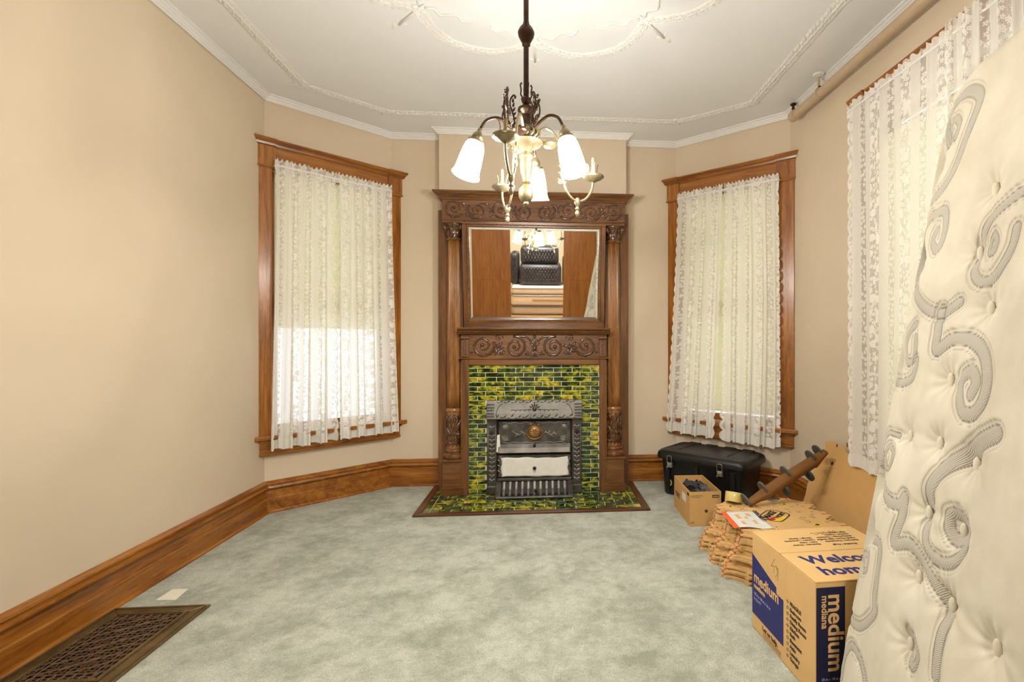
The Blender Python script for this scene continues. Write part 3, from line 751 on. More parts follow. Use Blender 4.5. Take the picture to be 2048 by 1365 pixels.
for sg in (-1, 1):
    for i, cxx in enumerate((.09, .27, .46, .64)):
        scroll(sg * cxx, ZU + (.012 if i % 2 else -.006), 0.068, 1.7, PI / 2 + (sg * 2.2 if i % 2 else -sg * .9), sg * (1 if i % 2 else -1), YU, 'cornice_scroll', .0085)
    m = MB()
    for cxx in (.18, .365, .55):
        for k in range(6): m.leaf(P3(sg * cxx, ZU - .05 + .02 * k, YU), .05, .018, .009, PI / 2 + (k - 2.5) * .5, ex, ey_, ez, .2)
        pts = catmull([P3(sg * (cxx - .07), ZU - .05, YU), P3(sg * (cxx - .02), ZU + .0, YU), P3(sg * (cxx + .03), ZU + .05, YU), P3(sg * (cxx + .07), ZU + .055, YU)], 6)
        m.tube(pts, .0055, 6)
    m.build('cornice_foliage', 'carving_oak', man, smooth='all')
# overmantel mirror, leaning forward at the top
TILT = math.radians(7.6)
mir = thing('overmantel_mirror', None, None); del_keys = [k for k in mir.keys()]
mir.parent = man; mir.location = (0, 4.165, 1.340); mir.rotation_euler = (TILT, 0, 0)
GX, GZ0, GZ1 = .524, .070, .812; FX, FZ1 = .577, .855
def fr(x0, x1, z0, z1, y0, y1, nm, mat, par=mir, bev=.003): return MB().box(x0, x1, y0, y1, z0, z1).build(nm, mat, par, bevel=bev)
fr(-FX, FX, 0.0, .052, -.022, .012, 'mirror_frame_rail', 'mantel_x'); fr(-FX, FX, GZ1 + .018, FZ1, -.022, .012, 'mirror_frame_rail', 'mantel_x')
for sg in (-1, 1): fr(*sorted((sg * (GX + .018), sg * FX)), .052, GZ1 + .018, -.022, .012, 'mirror_frame_stile', 'mantel_z')
def ring(x, z0, z1, w, y0, y1, nm, mat, par=mir):
    m = MB(); m.box(-x - w, x + w, y0, y1, z0 - w, z0).box(-x - w, x + w, y0, y1, z1, z1 + w).box(-x - w, -x, y0, y1, z0, z1).box(x, x + w, y0, y1, z0, z1); return m.build(nm, mat, par, bevel=.004)
ring(GX, GZ0, GZ1, .018, -.014, .010, 'mirror_moulding', 'mantel_x')
b = MB()
for k in range(84):
    for z in (GZ0 - .014, GZ1 + .014): b.ball((-GX - .008 + k * .01282, -.0155, z), (.0048, .004, .0048), 5, 3)
for k in range(60):
    for sg in (-1, 1): b.ball((sg * (GX + .014), -.0155, GZ0 - .004 + k * .0126), (.0048, .004, .0048), 5, 3)
b.build('mirror_beading', 'column_oak', mir, smooth='all')
bw = .020; g = MB()
o4 = [(-GX, 0, GZ0), (GX, 0, GZ0), (GX, 0, GZ1), (-GX, 0, GZ1)]; i4 = [(-GX + bw, -.0035, GZ0 + bw), (GX - bw, -.0035, GZ0 + bw), (GX - bw, -.0035, GZ1 - bw), (-GX + bw, -.0035, GZ1 - bw)]
k4 = [(-GX, .008, GZ0), (GX, .008, GZ0), (GX, .008, GZ1), (-GX, .008, GZ1)]
g.add(o4 + i4 + k4, [(0, 1, 5, 4), (1, 2, 6, 5), (2, 3, 7, 6), (3, 0, 4, 7), (4, 5, 6, 7), (8, 9, 1, 0), (9, 10, 2, 1), (10, 11, 3, 2), (11, 8, 0, 3), (11, 10, 9, 8)])
g.build('mirror_glass', 'mirror_glass', mir)

# ================================================================== TILE SURROUND, INSERT, HEARTH
TW, TH_, GAP = .1515, .0372, .0052
sur = thing('tile_surround', 'green and yellow glazed tile surround of the fireplace', 'tile surround', (X0, 0, 0))
MB().box(-.523, .523, 4.052, 4.20, 0.012, 1.0365).build('grout_bed', 'grout', sur)
def tile_mesh(w, h, d=.007, bv=.0022):
    m = MB(); a, b_ = w / 2, h / 2
    vs = [(-a, 0, -b_), (a, 0, -b_), (a, 0, b_), (-a, 0, b_), (-a + bv * 0, -d + bv, -b_), (a, -d + bv, -b_), (a, -d + bv, b_), (-a, -d + bv, b_), (-a + bv, -d, -b_ + bv), (a - bv, -d, -b_ + bv), (a - bv, -d, b_ - bv), (-a + bv, -d, b_ - bv)]
    fs = []
    for r in (0, 4):
        for i in range(4): fs.append((r + i, r + (i + 1) % 4, r + 4 + (i + 1) % 4, r + 4 + i))
    fs.append((8, 9, 10, 11)); me = bpy.data.meshes.new('tile'); me.from_pydata(vs, [], fs); me.materials.append(MATS['glazed_tile']); me.update(); return me
TM = {}
def get_tile(w, h):
    k = (round(w, 3), round(h, 3))
    if k not in TM: TM[k] = tile_mesh(*k)
    return TM[k]
row = 0; z = 1.0365
INS0, INS1, INSZ = -.376, .377, .757         # opening taken by the iron insert
while z > .03:
    h = TH_ - GAP; z1 = z - GAP * .5; z0 = z1 - h; x = -.523 - (TW * .55 if row % 2 else 0.02)
    if row == 0: z0 = z1 - h * .55
    while x < .523:
        a, b_ = max(x + GAP / 2, -.521), min(x + TW - GAP / 2, .521)
        spans = [(a, b_)]
        if z0 < INSZ - .028: spans = [(a, min(b_, INS0 - .002)), (max(a, INS1 + .002), b_)]
        for (p, q) in spans:
            if q - p > .012: link_mesh('tile', get_tile(q - p, z1 - z0), sur, ((p + q) / 2, 4.0525, (z0 + z1) / 2))
        x += TW
    z = z0 - GAP * .5; row += 1

ins = thing('fireplace_insert', 'ornate cast iron gas fireplace insert with taped white panel', 'fireplace insert', (X0, 0, 0))
I0, I1 = -.376, .377
for sg, (a, b_) in ((-1, (I0, I0 + .078)), (1, (I1 - .078, I1))):
    st = MB().box(a, b_, 4.005, 4.05, .022, .615).build('insert_stile', 'cast_iron', ins, bevel=.004)
    cx = (a + b_) / 2; m = MB()
    MB().box(a - .003, b_ + .003, 3.998, 4.05, .0135, .070).build('stile_foot', 'cast_iron', st, bevel=.003); MB().box(a + .002, b_ - .002, 4.0, 4.006, .072, .080).build('stile_bead', 'polished_iron', st, bevel=.002)
    for k in range(13):
        zz = .12 + k * .035
        if abs(zz - .507) < .03: continue
        for s2 in (-1, 1): m.leaf(P3(cx, zz, 4.005), .032, .014, .006, PI / 2 + s2 * .7, ex, ey_, ez, s2 * .3)
        m.ball((cx, 4.004, zz), .006, 6, 4)
    m.tube([(a + .008, 4.004, .09), (a + .008, 4.004, .6)], .003, 5).tube([(b_ - .008, 4.004, .09), (b_ - .008, 4.004, .6)], .003, 5)
    m.build('stile_ornament', 'polished_iron', st, smooth='all')
    MB().lathe([(.005, 0), (.005, .014), (.012, .02), (.014, .028), (.010, .036), (.001, .038)], M=Matrix.Translation((cx, 4.005, .507)) @ Matrix.Rotation(PI / 2, 4, 'X'), seg=12).build('knob', 'dark_iron', st, smooth=True)
# hood: curved plate
hp = [(4.05, .615), (3.965, .612), (3.960, .622), (3.968, .66), (3.982, .70), (3.996, .735), (4.004, .757), (4.05, .757)]
hood = MB().prism(hp, I0, I1, lambda a, b_, c: (c, a, b_)).build('hood', 'hood_iron', ins, bevel=.002)
def hy(z): return float(np.interp(z, [.612, .622, .66, .70, .735, .757], [3.965, 3.960, 3.968, 3.982, 3.996, 4.004])) - .0005
m = MB()
for k in range(22):
    x = -.30 + k * .0288
    m.leaf(P3(x, .630 + .004 * math.sin(k * 2), hy(.63)), .034, .012, .006, .5 * (-1) ** k, ex, ey_, ez, .3)
    m.leaf(P3(x, .744, hy(.744)), .03, .010, .005, -.4 * (-1) ** k, ex, ey_, ez, .3)
for k in range(12):
    a = k * PI / 6; m.leaf(P3(.022 * math.cos(a), .688 + .026 * math.sin(a), hy(.688)), .028, .012, .007, a, ex, ey_, ez)
m.ball((0, hy(.688), .688), (.018, .008, .024), 10, 6)
for sg in (-1, 1):
    for k in range(4): m.tube([P3(sg * (.06 + .035 * k + .018 * math.cos(t_)), .675 + .012 * math.sin(t_), hy(.68)) for t_ in np.linspace(0, 5, 14)], .0028, 5)
    for k in range(6):
        for j in range(5):      # corner lattice
            x = sg * (.322 + .010 * k); zz = .635 + .022 * j; m.tube([P3(x - .008, zz - .009, hy(zz) - .0), P3(x + .008, zz + .009, hy(zz))], .0018, 4); m.tube([P3(x - .008, zz + .009, hy(zz)), P3(x + .008, zz - .009, hy(zz))], .0018, 4)
    m.tube([P3(sg * (.30 - .05 * (1 - math.cos(t_))), .64 + .09 * math.sin(t_), hy(.64 + .09 * math.sin(t_))) for t_ in np.linspace(0, 1.5, 10)], .0035, 5)
m.build('hood_ornament', 'cast_iron', hood, smooth='all')
# summer front: upper embossed panel
J0, J1 = I0 + .079, I1 - .079
MB().box(J0, J1, 4.035, 4.05, .022, .612).build('firebox_back', 'dark_iron', ins)
pp = [(4.034, .345), (3.985, .338), (3.982, .345), (3.992, .385), (4.008, .41), (4.012, .59), (4.034, .60)]
pan = MB().prism(pp, J0 + .012, J1 - .012, lambda a, b_, c: (c, a, b_)).build('embossed_panel', 'cast_iron', ins, bevel=.003)
MB().prism([(3.983, .345), (3.990, .384), (3.986, .384), (3.979, .345)], J0 + .02, J1 - .02, lambda a, b_, c: (c, a, b_)).build('panel_lip', 'polished_iron', pan, bevel=.001)
yp = 4.0095; m = MB()
for zz in (.42, .578):
    m.tube([P3(x, zz + .004 * math.sin(x * 70), yp) for x in np.linspace(-.255, .255, 60)], .0032, 5)
for sx in (-1, 1):
    m.tube([P3(sx * (.262 + .003 * math.sin(z_ * 80)), z_, yp) for z_ in np.linspace(.425, .575, 24)], .003, 5)
    for sz, zz in ((1, .435), (-1, .56)):
        for k in range(5): m.leaf(P3(sx * .25, zz, yp), .06 - .006 * abs(k - 2), .012, .006, math.atan2(sz, -sx) + (k - 2) * .35, ex, ey_, ez, .2)
    pts = [P3(sx * (.075 + .016 * i), .490 + .010 * math.sin(i * 1.4), yp) for i in range(6)]
    m.tube(catmull(pts, 5), .0045, 5)
    for k in range(6): m.leaf(pts[k], .03, .010, .006, (PI if sx < 0 else 0) + .7 * (-1) ** k, ex, ey_, ez, .2)
m.build('panel_ornament', 'polished_iron', pan, smooth='all')
m = MB()
m.tube([P3(.062 * math.cos(a), .497 + .052 * math.sin(a), yp - .003) for a in np.linspace(0, 2 * PI, 30)][:-1], .008, 6, closed=True)
m.lathe([(.055, 0), (.05, .006), (.03, .010), (.001, .012)], M=Matrix.Translation((0, yp, .497)) @ Matrix.Rotation(PI / 2, 4, 'X'), seg=20)
for k in range(10):
    a = k * PI / 5; m.leaf(P3(.012 * math.cos(a), .497 + .012 * math.sin(a), yp - .009), .03, .014, .006, a, ex, ey_, ez)
for k in range(3): m.leaf(P3((k - 1) * .022, .548, yp - .002), .032, .022, .008, PI / 2 - (k - 1) * .5, ex, ey_, ez)
m.build('medallion', 'copper_medallion', pan, smooth='all')
def knob(x, z, y, par, r=.012, nm='knob'):
    return MB().lathe([(.005, 0), (.004, .012), (r, .018), (r * 1.1, .026), (r * .8, .033), (.001, .036)], M=Matrix.Translation((x, y, z)) @ Matrix.Rotation(PI / 2, 4, 'X'), seg=12).build(nm, 'dark_iron', par, smooth=True)
knob(0, .588, 4.008, pan, .010); knob(0, .402, 4.008, pan, .011)
# lower panel with taped white sheet
lp = MB().box(J0 + .006, J1 - .006, 4.006, 4.034, .145, .325).build('lower_panel', 'cast_iron', ins, bevel=.006)
m = MB()
for sg in (-1, 1):
    for k in range(7):
        m.leaf(P3(sg * .272, .165 + k * .021, 4.006), .03, .014, .008, PI / 2 + sg * .6 * (-1) ** k, ex, ey_, ez, .3)
m.build('panel_ornament', 'polished_iron', lp, smooth='all')
vs = []; NXp, NZp = 30, 12; rq = random.Random(3)
for j in range(NZp + 1):
    for i in range(NXp + 1):
        x = -.262 + .53 * i / NXp; z_ = .152 + .150 * j / NZp
        e = .0025 * math.sin(i * .7) + .003 * math.sin(i * .23) if j in (0, NZp) else 0; f = .005 * math.sin(j * .9) if i in (0, NXp) else 0
        vs.append((x + f, 3.999 - .0025 * math.sin(x * 25 + z_ * 18) - .002 * rq.random(), z_ + e))
fs = [(j * (NXp + 1) + i, j * (NXp + 1) + i + 1, (j + 1) * (NXp + 1) + i + 1, (j + 1) * (NXp + 1) + i) for j in range(NZp) for i in range(NXp)]
ps = MB().add(vs, fs).build('taped_sheet', 'paper_white', ins, smooth='all'); sm = ps.modifiers.new('t', 'SOLIDIFY'); sm.thickness = .001
MB().prism([(J0 - .004, .352), (J0 + .03, .338), (J0 + .022, .49), (J0 + .002, .485)], 3.996, 3.998, lambda a, b_, c: (a, c, b_)).build('tape_strip', 'paper_white', ins)
knob(0, .222, 4.0, lp, .013)
MB().box(J0 + .002, J1 - .002, 3.985, 4.034, .118, .143).build('grate_rail', 'cast_iron', ins, bevel=.006)
# projecting fender grate
G0, G1 = J0 - .002, J1 + .002
fp = [(4.034, .012), (3.870, .012), (3.862, .017), (3.862, .030), (3.870, .036), (3.880, .036), (3.880, .020), (4.034, .020)]
fb = MB().prism(fp, G0, G1, lambda a, b_, c: (c, a, b_)).build('fender_base', 'cast_iron', ins, bevel=.005)
for sg in (-1, 1):
    e = MB().prism([(4.034, .02), (3.875, .02), (3.875, .036), (3.99, .118), (4.034, .118)], *sorted((sg * .006 + (G0 if sg < 0 else G1), (G0 if sg < 0 else G1) - sg * .04)), lambda a, b_, c: (c, a, b_)).build('fender_end', 'cast_iron', ins, bevel=.004)
MB().prism([(3.99, .02), (4.03, .02), (4.03, .118), (4.02, .118)], G0 + .04, G1 - .04, lambda a, b_, c: (c, a, b_)).build('grate_back', 'dark_iron', ins)
for k in range(11):
    x = G0 + .062 + k * (G1 - G0 - .124) / 10
    w = .0095
    p = [(3.874, .034), (3.900, .040), (3.945, .070), (3.985, .118), (3.993, .118), (3.955, .062), (3.905, .030), (3.874, .026)]
    MB().prism(p, x - w, x + w, lambda a, b_, c: (c, a, b_)).build('grate_bar', 'polished_iron', ins, bevel=.002)
knob(.012, .065, 3.925, fb, .013)

he = thing('hearth', 'green glazed tile hearth with dark oak border', 'hearth', (X0, 0, 0))
HY0, HY1, HX = 3.562, 4.018, .842
BWD = .052
MB().box(-HX + BWD, HX - BWD, HY0 + BWD, 4.017, .0002, .0045).build('grout_bed', 'grout', he)
for sg in (-1, 1): MB().box(*sorted((sg * .742, sg * (HX - BWD))), 4.0171, 4.25, .0002, .0045).build('grout_bed', 'grout', he)
mp = lambda a, b_, c: (a, b_, c)
MB().prism([(-HX, HY0), (HX, HY0), (HX - BWD, HY0 + BWD), (-HX + BWD, HY0 + BWD)], .0002, .016, mp).build('border_strip', 'border_oak', he, bevel=.003)
for sg in (-1, 1): MB().prism([(sg * HX, HY0), (sg * HX, 4.30), (sg * (HX - BWD), 4.30), (sg * (HX - BWD), HY0 + BWD)][::sg], .0002, .016, mp).build('border_strip', 'border_oak', he, bevel=.003)
FR = (PI / 2, 0, 0)
def floor_tile(cx, cy, w, h):
    o = link_mesh('tile', get_tile(w, h), he, (cx, cy, .0042), (-PI / 2, 0, 0))
ys = np.linspace(HY0 + BWD + .002, 4.016, 7); IX = .742
for r in range(6):
    y0, y1 = ys[r] + .003, ys[r + 1] - .003; x = -IX - (.08 if r % 2 else 0)
    while x < IX:
        a, b_ = max(x + .003, -IX + .002), min(x + .150 - .003, IX - .002)
        if b_ - a > .02: floor_tile((a + b_) / 2, (y0 + y1) / 2, b_ - a, y1 - y0)
        x += .150
for sg in (-1, 1):
    yy = HY0 + BWD + .003; k = 0
    for L in (.075, .15, .15, .15, .10):
        floor_tile(sg * (IX + HX - BWD) / 2, yy + L / 2, HX - BWD - IX - .006, L - .005); yy += L

# ================================================================== CHANDELIER
CH = Vector((-.064, 2.10, 0))
chd = thing('chandelier', 'antique brass chandelier with three lit frosted shades and gas arms', 'chandelier', (CH.x, CH.y, 0))
MB().lathe([(.001, 2.94), (.02, 2.942), (.05, 2.955), (.075, 2.975), (.08, 2.989)], seg=28).build('ceiling_canopy', 'dark_brass', chd, smooth=True)
MB().lathe([(.011, 2.24), (.011, 2.95)], seg=14).build('stem', 'dark_brass', chd, smooth=True)
MB().lathe([(.011, 2.455), (.017, 2.460), (.017, 2.468), (.020, 2.474), (.032, 2.497), (.035, 2.512), (.034, 2.516), (.028, 2.530), (.014, 2.547), (.013, 2.556), (.011, 2.558)], seg=24).build('stem_knop', 'dark_brass', chd, smooth=True)
MB().lathe([(.011, 2.245), (.022, 2.235), (.017, 2.220), (.012, 2.214), (.020, 2.206), (.034, 2.196), (.036, 2.186), (.030, 2.176), (.018, 2.168), (.022, 2.156), (.018, 2.146), (.020, 2.125), (.032, 2.105), (.036, 2.09)], seg=24).build('upper_vase', 'dark_brass', chd, smooth=True)
MB().lathe([(.036, 2.095), (.042, 2.08), (.040, 2.066), (.070, 2.054), (.062, 2.044), (.040, 2.036), (.026, 2.022), (.018, 2.014), (.022, 2.008), (.030, 1.998), (.030, 1.990), (.026, 1.985), (.027, 1.96), (.024, 1.93), (.016, 1.905), (.014, 1.895), (.020, 1.885), (.012, 1.878), (.028, 1.862), (.032, 1.845), (.030, 1.825), (.022, 1.812), (.010, 1.806), (.012, 1.798), (.006, 1.790), (.001, 1.788)], seg=24).build('body', 'brass', chd, smooth=True)
m = MB()
for k in range(16):
    a = 2 * PI * k / 16; nn = Vector((math.cos(a), math.sin(a), 0)); tg = Vector((-nn.y, nn.x, 0))
    pts = [nn * (.036 + .02 * math.sin(s_ * PI)) + tg * .012 * math.sin(s_ * 4) + Vector((0, 0, 2.115 - .06 * s_)) for s_ in np.linspace(0, 1, 8)]
    m.tube(pts, [.004, .005, .005, .005, .004, .004, .003, .002], 5)
m.build('leaf_collar', 'brass', chd, smooth='all')
m = MB()
for k in range(4):
    a = 2 * PI * k / 4 + .4; nn = Vector((math.cos(a), math.sin(a), 0))
    m.tube([nn * r_ + Vector((0, 0, z_)) for r_, z_ in ((.013, 2.235), (.024, 2.25), (.022, 2.27), (.026, 2.29), (.021, 2.30), (.019, 2.294))], .0032, 5)
m.build('stem_cage', 'dark_brass', chd, smooth='all')
def polar(a, r, z): return Vector((math.cos(a) * r, math.sin(a) * r, z))
def wing(a, r0, z0, par, hgt=.15, mat='dark_brass'):
    """pierced scroll wing standing on an arm, in the arm's vertical plane"""
    m = MB()
    def q(x, z): return polar(a, r0 + x, z0 + z)
    m.tube(catmull([q(0, 0), q(-.012, .03), q(-.004, .07), q(.006, .10), q(.004, .125), q(-.008, .142), q(-.016, .136), q(-.012, .130)], 5), .0038, 6)
    m.tube(catmull([q(.004, 0), q(.030, .022), q(.038, .05), q(.030, .078), q(.012, .10)], 5), .0035, 6)
    m.tube([q(.018 + .012 * math.cos(t_) * (1 - t_ / 14), .028 + .012 * math.sin(t_) * (1 - t_ / 14)) for t_ in np.linspace(0, 9, 24)], .0028, 5)
    m.tube([q(.030 + .010 * math.cos(t_) * (1 - t_ / 14), .088 + .010 * math.sin(t_) * (1 - t_ / 14)) for t_ in np.linspace(0, 9, 20)], .0026, 5)
    m.tube([q(.020 + .009 * math.cos(t_) * (1 - t_ / 14), .112 + .009 * math.sin(t_) * (1 - t_ / 14)) for t_ in np.linspace(0, 8, 16)], .0024, 5)
    for k in range(5):                                    # trellis
        m.tube([q(.002 + .005 * k, .055), q(.012 + .004 * k, .09)], .0012, 4); m.tube([q(.024 - .005 * k, .055), q(.014 - .003 * k, .09)], .0012, 4)
    for k in range(6):
        tg = polar(a, 1, 0); m.leaf(q(-.006, .02 + .018 * k), .022, .010, .004, 2.4 - .2 * k, tg, (0, 0, 1), Vector((-tg.y, tg.x, 0)), .2)
    return m.build('scroll_wing', mat, par, smooth='all')
# three electric arms
for k, deg in enumerate((200, 320, 80)):
    a = math.radians(deg)
    arm = MB().tube(catmull([polar(a, .03, 2.095), polar(a, .07, 2.118), polar(a, .12, 2.135), polar(a, .165, 2.118), polar(a, .188, 2.085), polar(a, .196, 2.062)], 6), .0062, 8).build('electric_arm', 'dark_brass', chd, smooth='all')
    axis = (polar(a, .30, 0) + Vector((0, 0, -1))).normalized()      # shade leans out a little
    base = polar(a, .196, 2.066)
    zx = axis; xx = Vector((0, 0, 1)).cross(zx).normalized(); yy = zx.cross(xx)
    Mx = Matrix(((xx.x, yy.x, zx.x, base.x), (xx.y, yy.y, zx.y, base.y), (xx.z, yy.z, zx.z, base.z), (0, 0, 0, 1)))
    MB().lathe([(.007, -.012), (.010, -.006), (.009, 0), (.013, .006), (.021, .018), (.023, .030), (.020, .040), (.033, .043), (.034, .052), (.031, .054)], M=Mx, seg=20).build('socket', 'brass', arm, smooth=True)
    MB().tube([Mx @ Vector((.020, 0, .026)), Mx @ Vector((.034, 0, .026)), Mx @ Vector((.038, 0, .026))], [.003, .003, .006], 6).build('switch_key', 'brass', arm, smooth=True)
    rib = lambda an, z_: 1 + .018 * math.cos(24 * an)
    sh_ = MB().lathe([(.029, .046), (.036, .060), (.041, .085), (.044, .115), (.046, .145), (.047, .165), (.051, .182), (.056, .192)], M=Mx, seg=48, rf=rib)
    sh_.f = [f for f in sh_.f if len(f) == 4]
    so = sh_.build('lamp_shade', 'lit_frosted_glass', arm, smooth='all')
    bp = Mx @ Vector((0, 0, .11))
    MB().lathe([(.010, .055), (.014, .07), (.022, .095), (.025, .112), (.020, .130), (.001, .138)], M=Mx, seg=14).build('bulb', 'bulb_glow', arm, smooth='all')
    lp_ = bpy.data.lights.new('bulb_light', 'POINT'); lp_.energy = BULB_W; lp_.color = (1, .98, .94); lp_.shadow_soft_size = .027
    lo = bpy.data.objects.new('bulb_light', lp_); COL.objects.link(lo); lo.parent = arm; lo.location = Mx @ Vector((0, 0, .118))
    wing(a - .25, .060, 2.105, arm)
# three gas arms sweeping down and up again to a candle burner
for k, deg in enumerate((258, 20, 113)):
    a = math.radians(deg)
    pts = catmull([polar(a, .035, 2.085), polar(a, .085, 2.13), polar(a, .135, 2.10), polar(a, .160, 2.02), polar(a, .166, 1.94), polar(a, .185, 1.875), polar(a, .225, 1.838), polar(a, .27, 1.848), polar(a, .302, 1.89), polar(a, .31, 1.93)], 6)
    arm = MB().tube(pts, .0055, 8).build('gas_arm', 'brass', chd, smooth='all')
    e = polar(a, .31, 0)
    T = Matrix.Translation(e)
    m = MB().lathe([(.010, 1.93), (.022, 1.937), (.042, 1.946), (.048, 1.956), (.046, 1.958), (.036, 1.950), (.012, 1.946)], M=T, seg=24, rf=lambda an, z_: 1 + .06 * math.cos(10 * an))
    dp = m.build('drip_pan', 'brass', arm, smooth='all')
    m = MB()
    for j in range(14):
        an = 2 * PI * j / 14; nn = Vector((math.cos(an), math.sin(an), 0)); m.leaf(e + nn * .022 + Vector((0, 0, 1.951)), .024, .013, .005, 0, nn, (-nn.y, nn.x, 0), (0, 0, 1), .3)
    for j in range(4):
        an = 2 * PI * j / 4 + .3; nn = Vector((math.cos(an), math.sin(an), 0))
        m.tube([e + nn * r_ + Vector((0, 0, z_)) for r_, z_ in ((.012, 1.95), (.02, 1.965), (.018, 1.985), (.022, 2.005), (.026, 2.01))], .0026, 5)
    m.build('burner_gallery', 'brass', arm, smooth='all')
    MB().lathe([(.010, 1.95), (.010, 1.975), (.0065, 1.982), (.006, 2.035), (.004, 2.038)], M=T, seg=12).build('candle_burner', 'candle_white', arm, smooth=True)
    f = polar(a, .235, 0)
    MB().lathe([(.001, 1.765), (.008, 1.772), (.011, 1.785), (.006, 1.795), (.010, 1.802), (.006, 1.812), (.013, 1.826), (.014, 1.838), (.008, 1.848), (.005, 1.852)], M=Matrix.Translation(f), seg=14).build('pendant_finial', 'brass', arm, smooth=True)
    m = MB()
    for sg in (-1, 1):
        m.tube([polar(a, .172 + sg * .016 + .012 * math.cos(t_) * (1 - t_ / 12), 1.93 + .02 * sg + .012 * math.sin(t_) * (1 - t_ / 12)) for t_ in np.linspace(0, 8, 20)], .003, 5)
    for j in range(6):
        tg = polar(a, 1, 0); m.leaf(polar(a, .165, 1.90 + .014 * j), .026, .012, .005, .6 + (j % 2) * 1.9, tg, (0, 0, 1), Vector((-tg.y, tg.x, 0)), .2)
    m.build('arm_scroll', 'brass', arm, smooth='all')
    if k == 0: wing(a, .29, 2.0, arm, mat='dark_brass')
    # leafy dish under the arm root
    d_ = polar(a, .105, 0); m = MB()
    for j in range(12):
        an = 2 * PI * j / 12; nn = Vector((math.cos(an), math.sin(an), 0)); m.leaf(d_ + nn * .006 + Vector((0, 0, 2.052)), .036, .018, .008, 0, nn + Vector((0, 0, .35)), (-nn.y, nn.x, 0), (0, 0, 1), .25)
    m.lathe([(.004, 2.046), (.024, 2.052), (.036, 2.064), (.034, 2.066), (.022, 2.058), (.004, 2.054)], M=Matrix.Translation(d_), seg=18)
    m.build('leaf_dish', 'dark_brass' if k == 0 else 'brass', arm, smooth='all')

# ================================================================== PIPE under the ceiling
PX = 1.832
pipe = thing('ceiling_pipe', 'beige painted pipe hung below the crown moulding', 'pipe', (PX, 0, 0))
PZ0, PZ1 = 2.868, 2.845
MB().tube([(0, 3.50, PZ0), (0, YB + .02, PZ1)], .030, 16).build('pipe_run', 'pipe_paint', pipe, smooth=True)
MB().tube([(0, 3.46, PZ0), (0, 3.525, PZ0)], .037, 16).build('end_fitting', 'pipe_paint', pipe, smooth=True)
MB().lathe([(.026, 2.895), (.026, 2.905)], (0, 3.505, 0), 12).build('plug_boss', 'pipe_paint', pipe, smooth=True)
MB().lathe([(.010, 2.90), (.012, 2.925), (.010, 2.935), (.009, 2.945), (.020, 2.952), (.022, 2.960), (.014, 2.966), (.001, 2.967)], (0, 3.512, 0), 16).build('drain_plug', 'dark_brass', pipe, smooth=True)
for yy in (3.16, 1.5, -.2):
    zz = PZ0 + (PZ1 - PZ0) * (3.5 - yy) / 4.4
    hg = MB().lathe([(.008, zz + .03), (.008, 2.985)], (-.01, yy, 0), 10).build('hanger_rod', 'pipe_paint', pipe, smooth=True)
    MB().lathe([(.008, 2.972), (.034, 2.978), (.036, 2.984), (.036, 2.9895)], (-.01, yy, 0), 20).build('ceiling_flange', 'white_paint', hg, smooth=True)
    MB().tube([(.033 * math.cos(t_), yy, zz + .033 * math.sin(t_)) for t_ in np.linspace(0, 2 * PI, 20)][:-1], .005, 6, closed=True).build('hanger_ring', 'pipe_paint', hg, smooth=True)
    MB().box(-.016, .016, yy - .008, yy + .008, zz + .030, zz + .046).build('hanger_nut', 'dark_iron', hg, bevel=.003)

# ================================================================== BLACK TRUNK
TL, TD = .735, .44
tr = thing('storage_trunk', 'black plastic storage trunk with two metal latches under the window', 'trunk', (1.335, 3.868, 0), math.radians(-45))
def rrect(w, d, r, n=5):
    p = []
    for cx, cy, a0 in ((w / 2 - r, d / 2 - r, 0), (-w / 2 + r, d / 2 - r, PI / 2), (-w / 2 + r, -d / 2 + r, PI), (w / 2 - r, -d / 2 + r, 1.5 * PI)):
        p += arc((cx, cy), r, a0, a0 + PI / 2, n)
    return p
def loft(rings, caps=True):
    m = MB(); n = len(rings[0]); vs = [p for r in rings for p in r]; fs = []
    for i in range(len(rings) - 1):
        for k in range(n): a, b_ = i * n + k, i * n + (k + 1) % n; fs.append((a, b_, b_ + n, a + n))
    if caps: fs += [tuple(range(n))[::-1], tuple(range((len(rings) - 1) * n, len(rings) * n))]
    return m.add(vs, fs)
rings = []
for z_, w_, d_, r_ in ((0.004, TL - .11, TD - .10, .03), (.015, TL - .085, TD - .08, .04), (.29, TL - .05, TD - .05, .045), (.30, TL - .03, TD - .03, .045), (.318, TL - .03, TD - .03, .045)):
    rings.append([(x, y, z_) for x, y in rrect(w_, d_, r_)])
tb = loft(rings).build('trunk_body', 'black_plastic', tr, smooth=True)
for x in (-.27, -.02, .27):      # pressed ribs on the front
    MB().box(x - .02, x + .02, -TD / 2 + .012, -TD / 2 + .03, .03, .27).build('body_rib', 'black_plastic', tb, bevel=.006)
rings = []
for z_, w_, d_, r_ in ((.300, TL, TD, .055), (.296, TL + .012, TD + .012, .06), (.325, TL + .014, TD + .014, .06), (.345, TL + .0, TD + .0, .06), (.358, TL - .035, TD - .035, .06), (.362, TL - .07, TD - .07, .05), (.356, TL - .10, TD - .10, .045), (.364, TL - .16, TD - .15, .04), (.366, TL - .3, TD - .26, .03)):
    rings.append([(x, y, z_) for x, y in rrect(w_, d_, r_)])
tl_ = loft(rings).build('trunk_lid', 'black_plastic', tr, smooth=True)
for x, w_ in ((-.20, .012), (.20, .012)): MB().box(x - w_ / 2, x + w_ / 2, -.13, .13, .362, .372).build('lid_rib', 'black_plastic', tl_, bevel=.004)
for x in (-.23, -.08, .08, .23): MB().box(x - .05, x + .05, TD / 2 - .05, TD / 2 - .01, .352, .366).build('hinge_boss', 'black_plastic', tl_, bevel=.006)
MB().box(-.135, .03, -TD / 2 - .012, -TD / 2 + .0, .300, .322).build('lid_handle', 'black_plastic', tl_, bevel=.005)
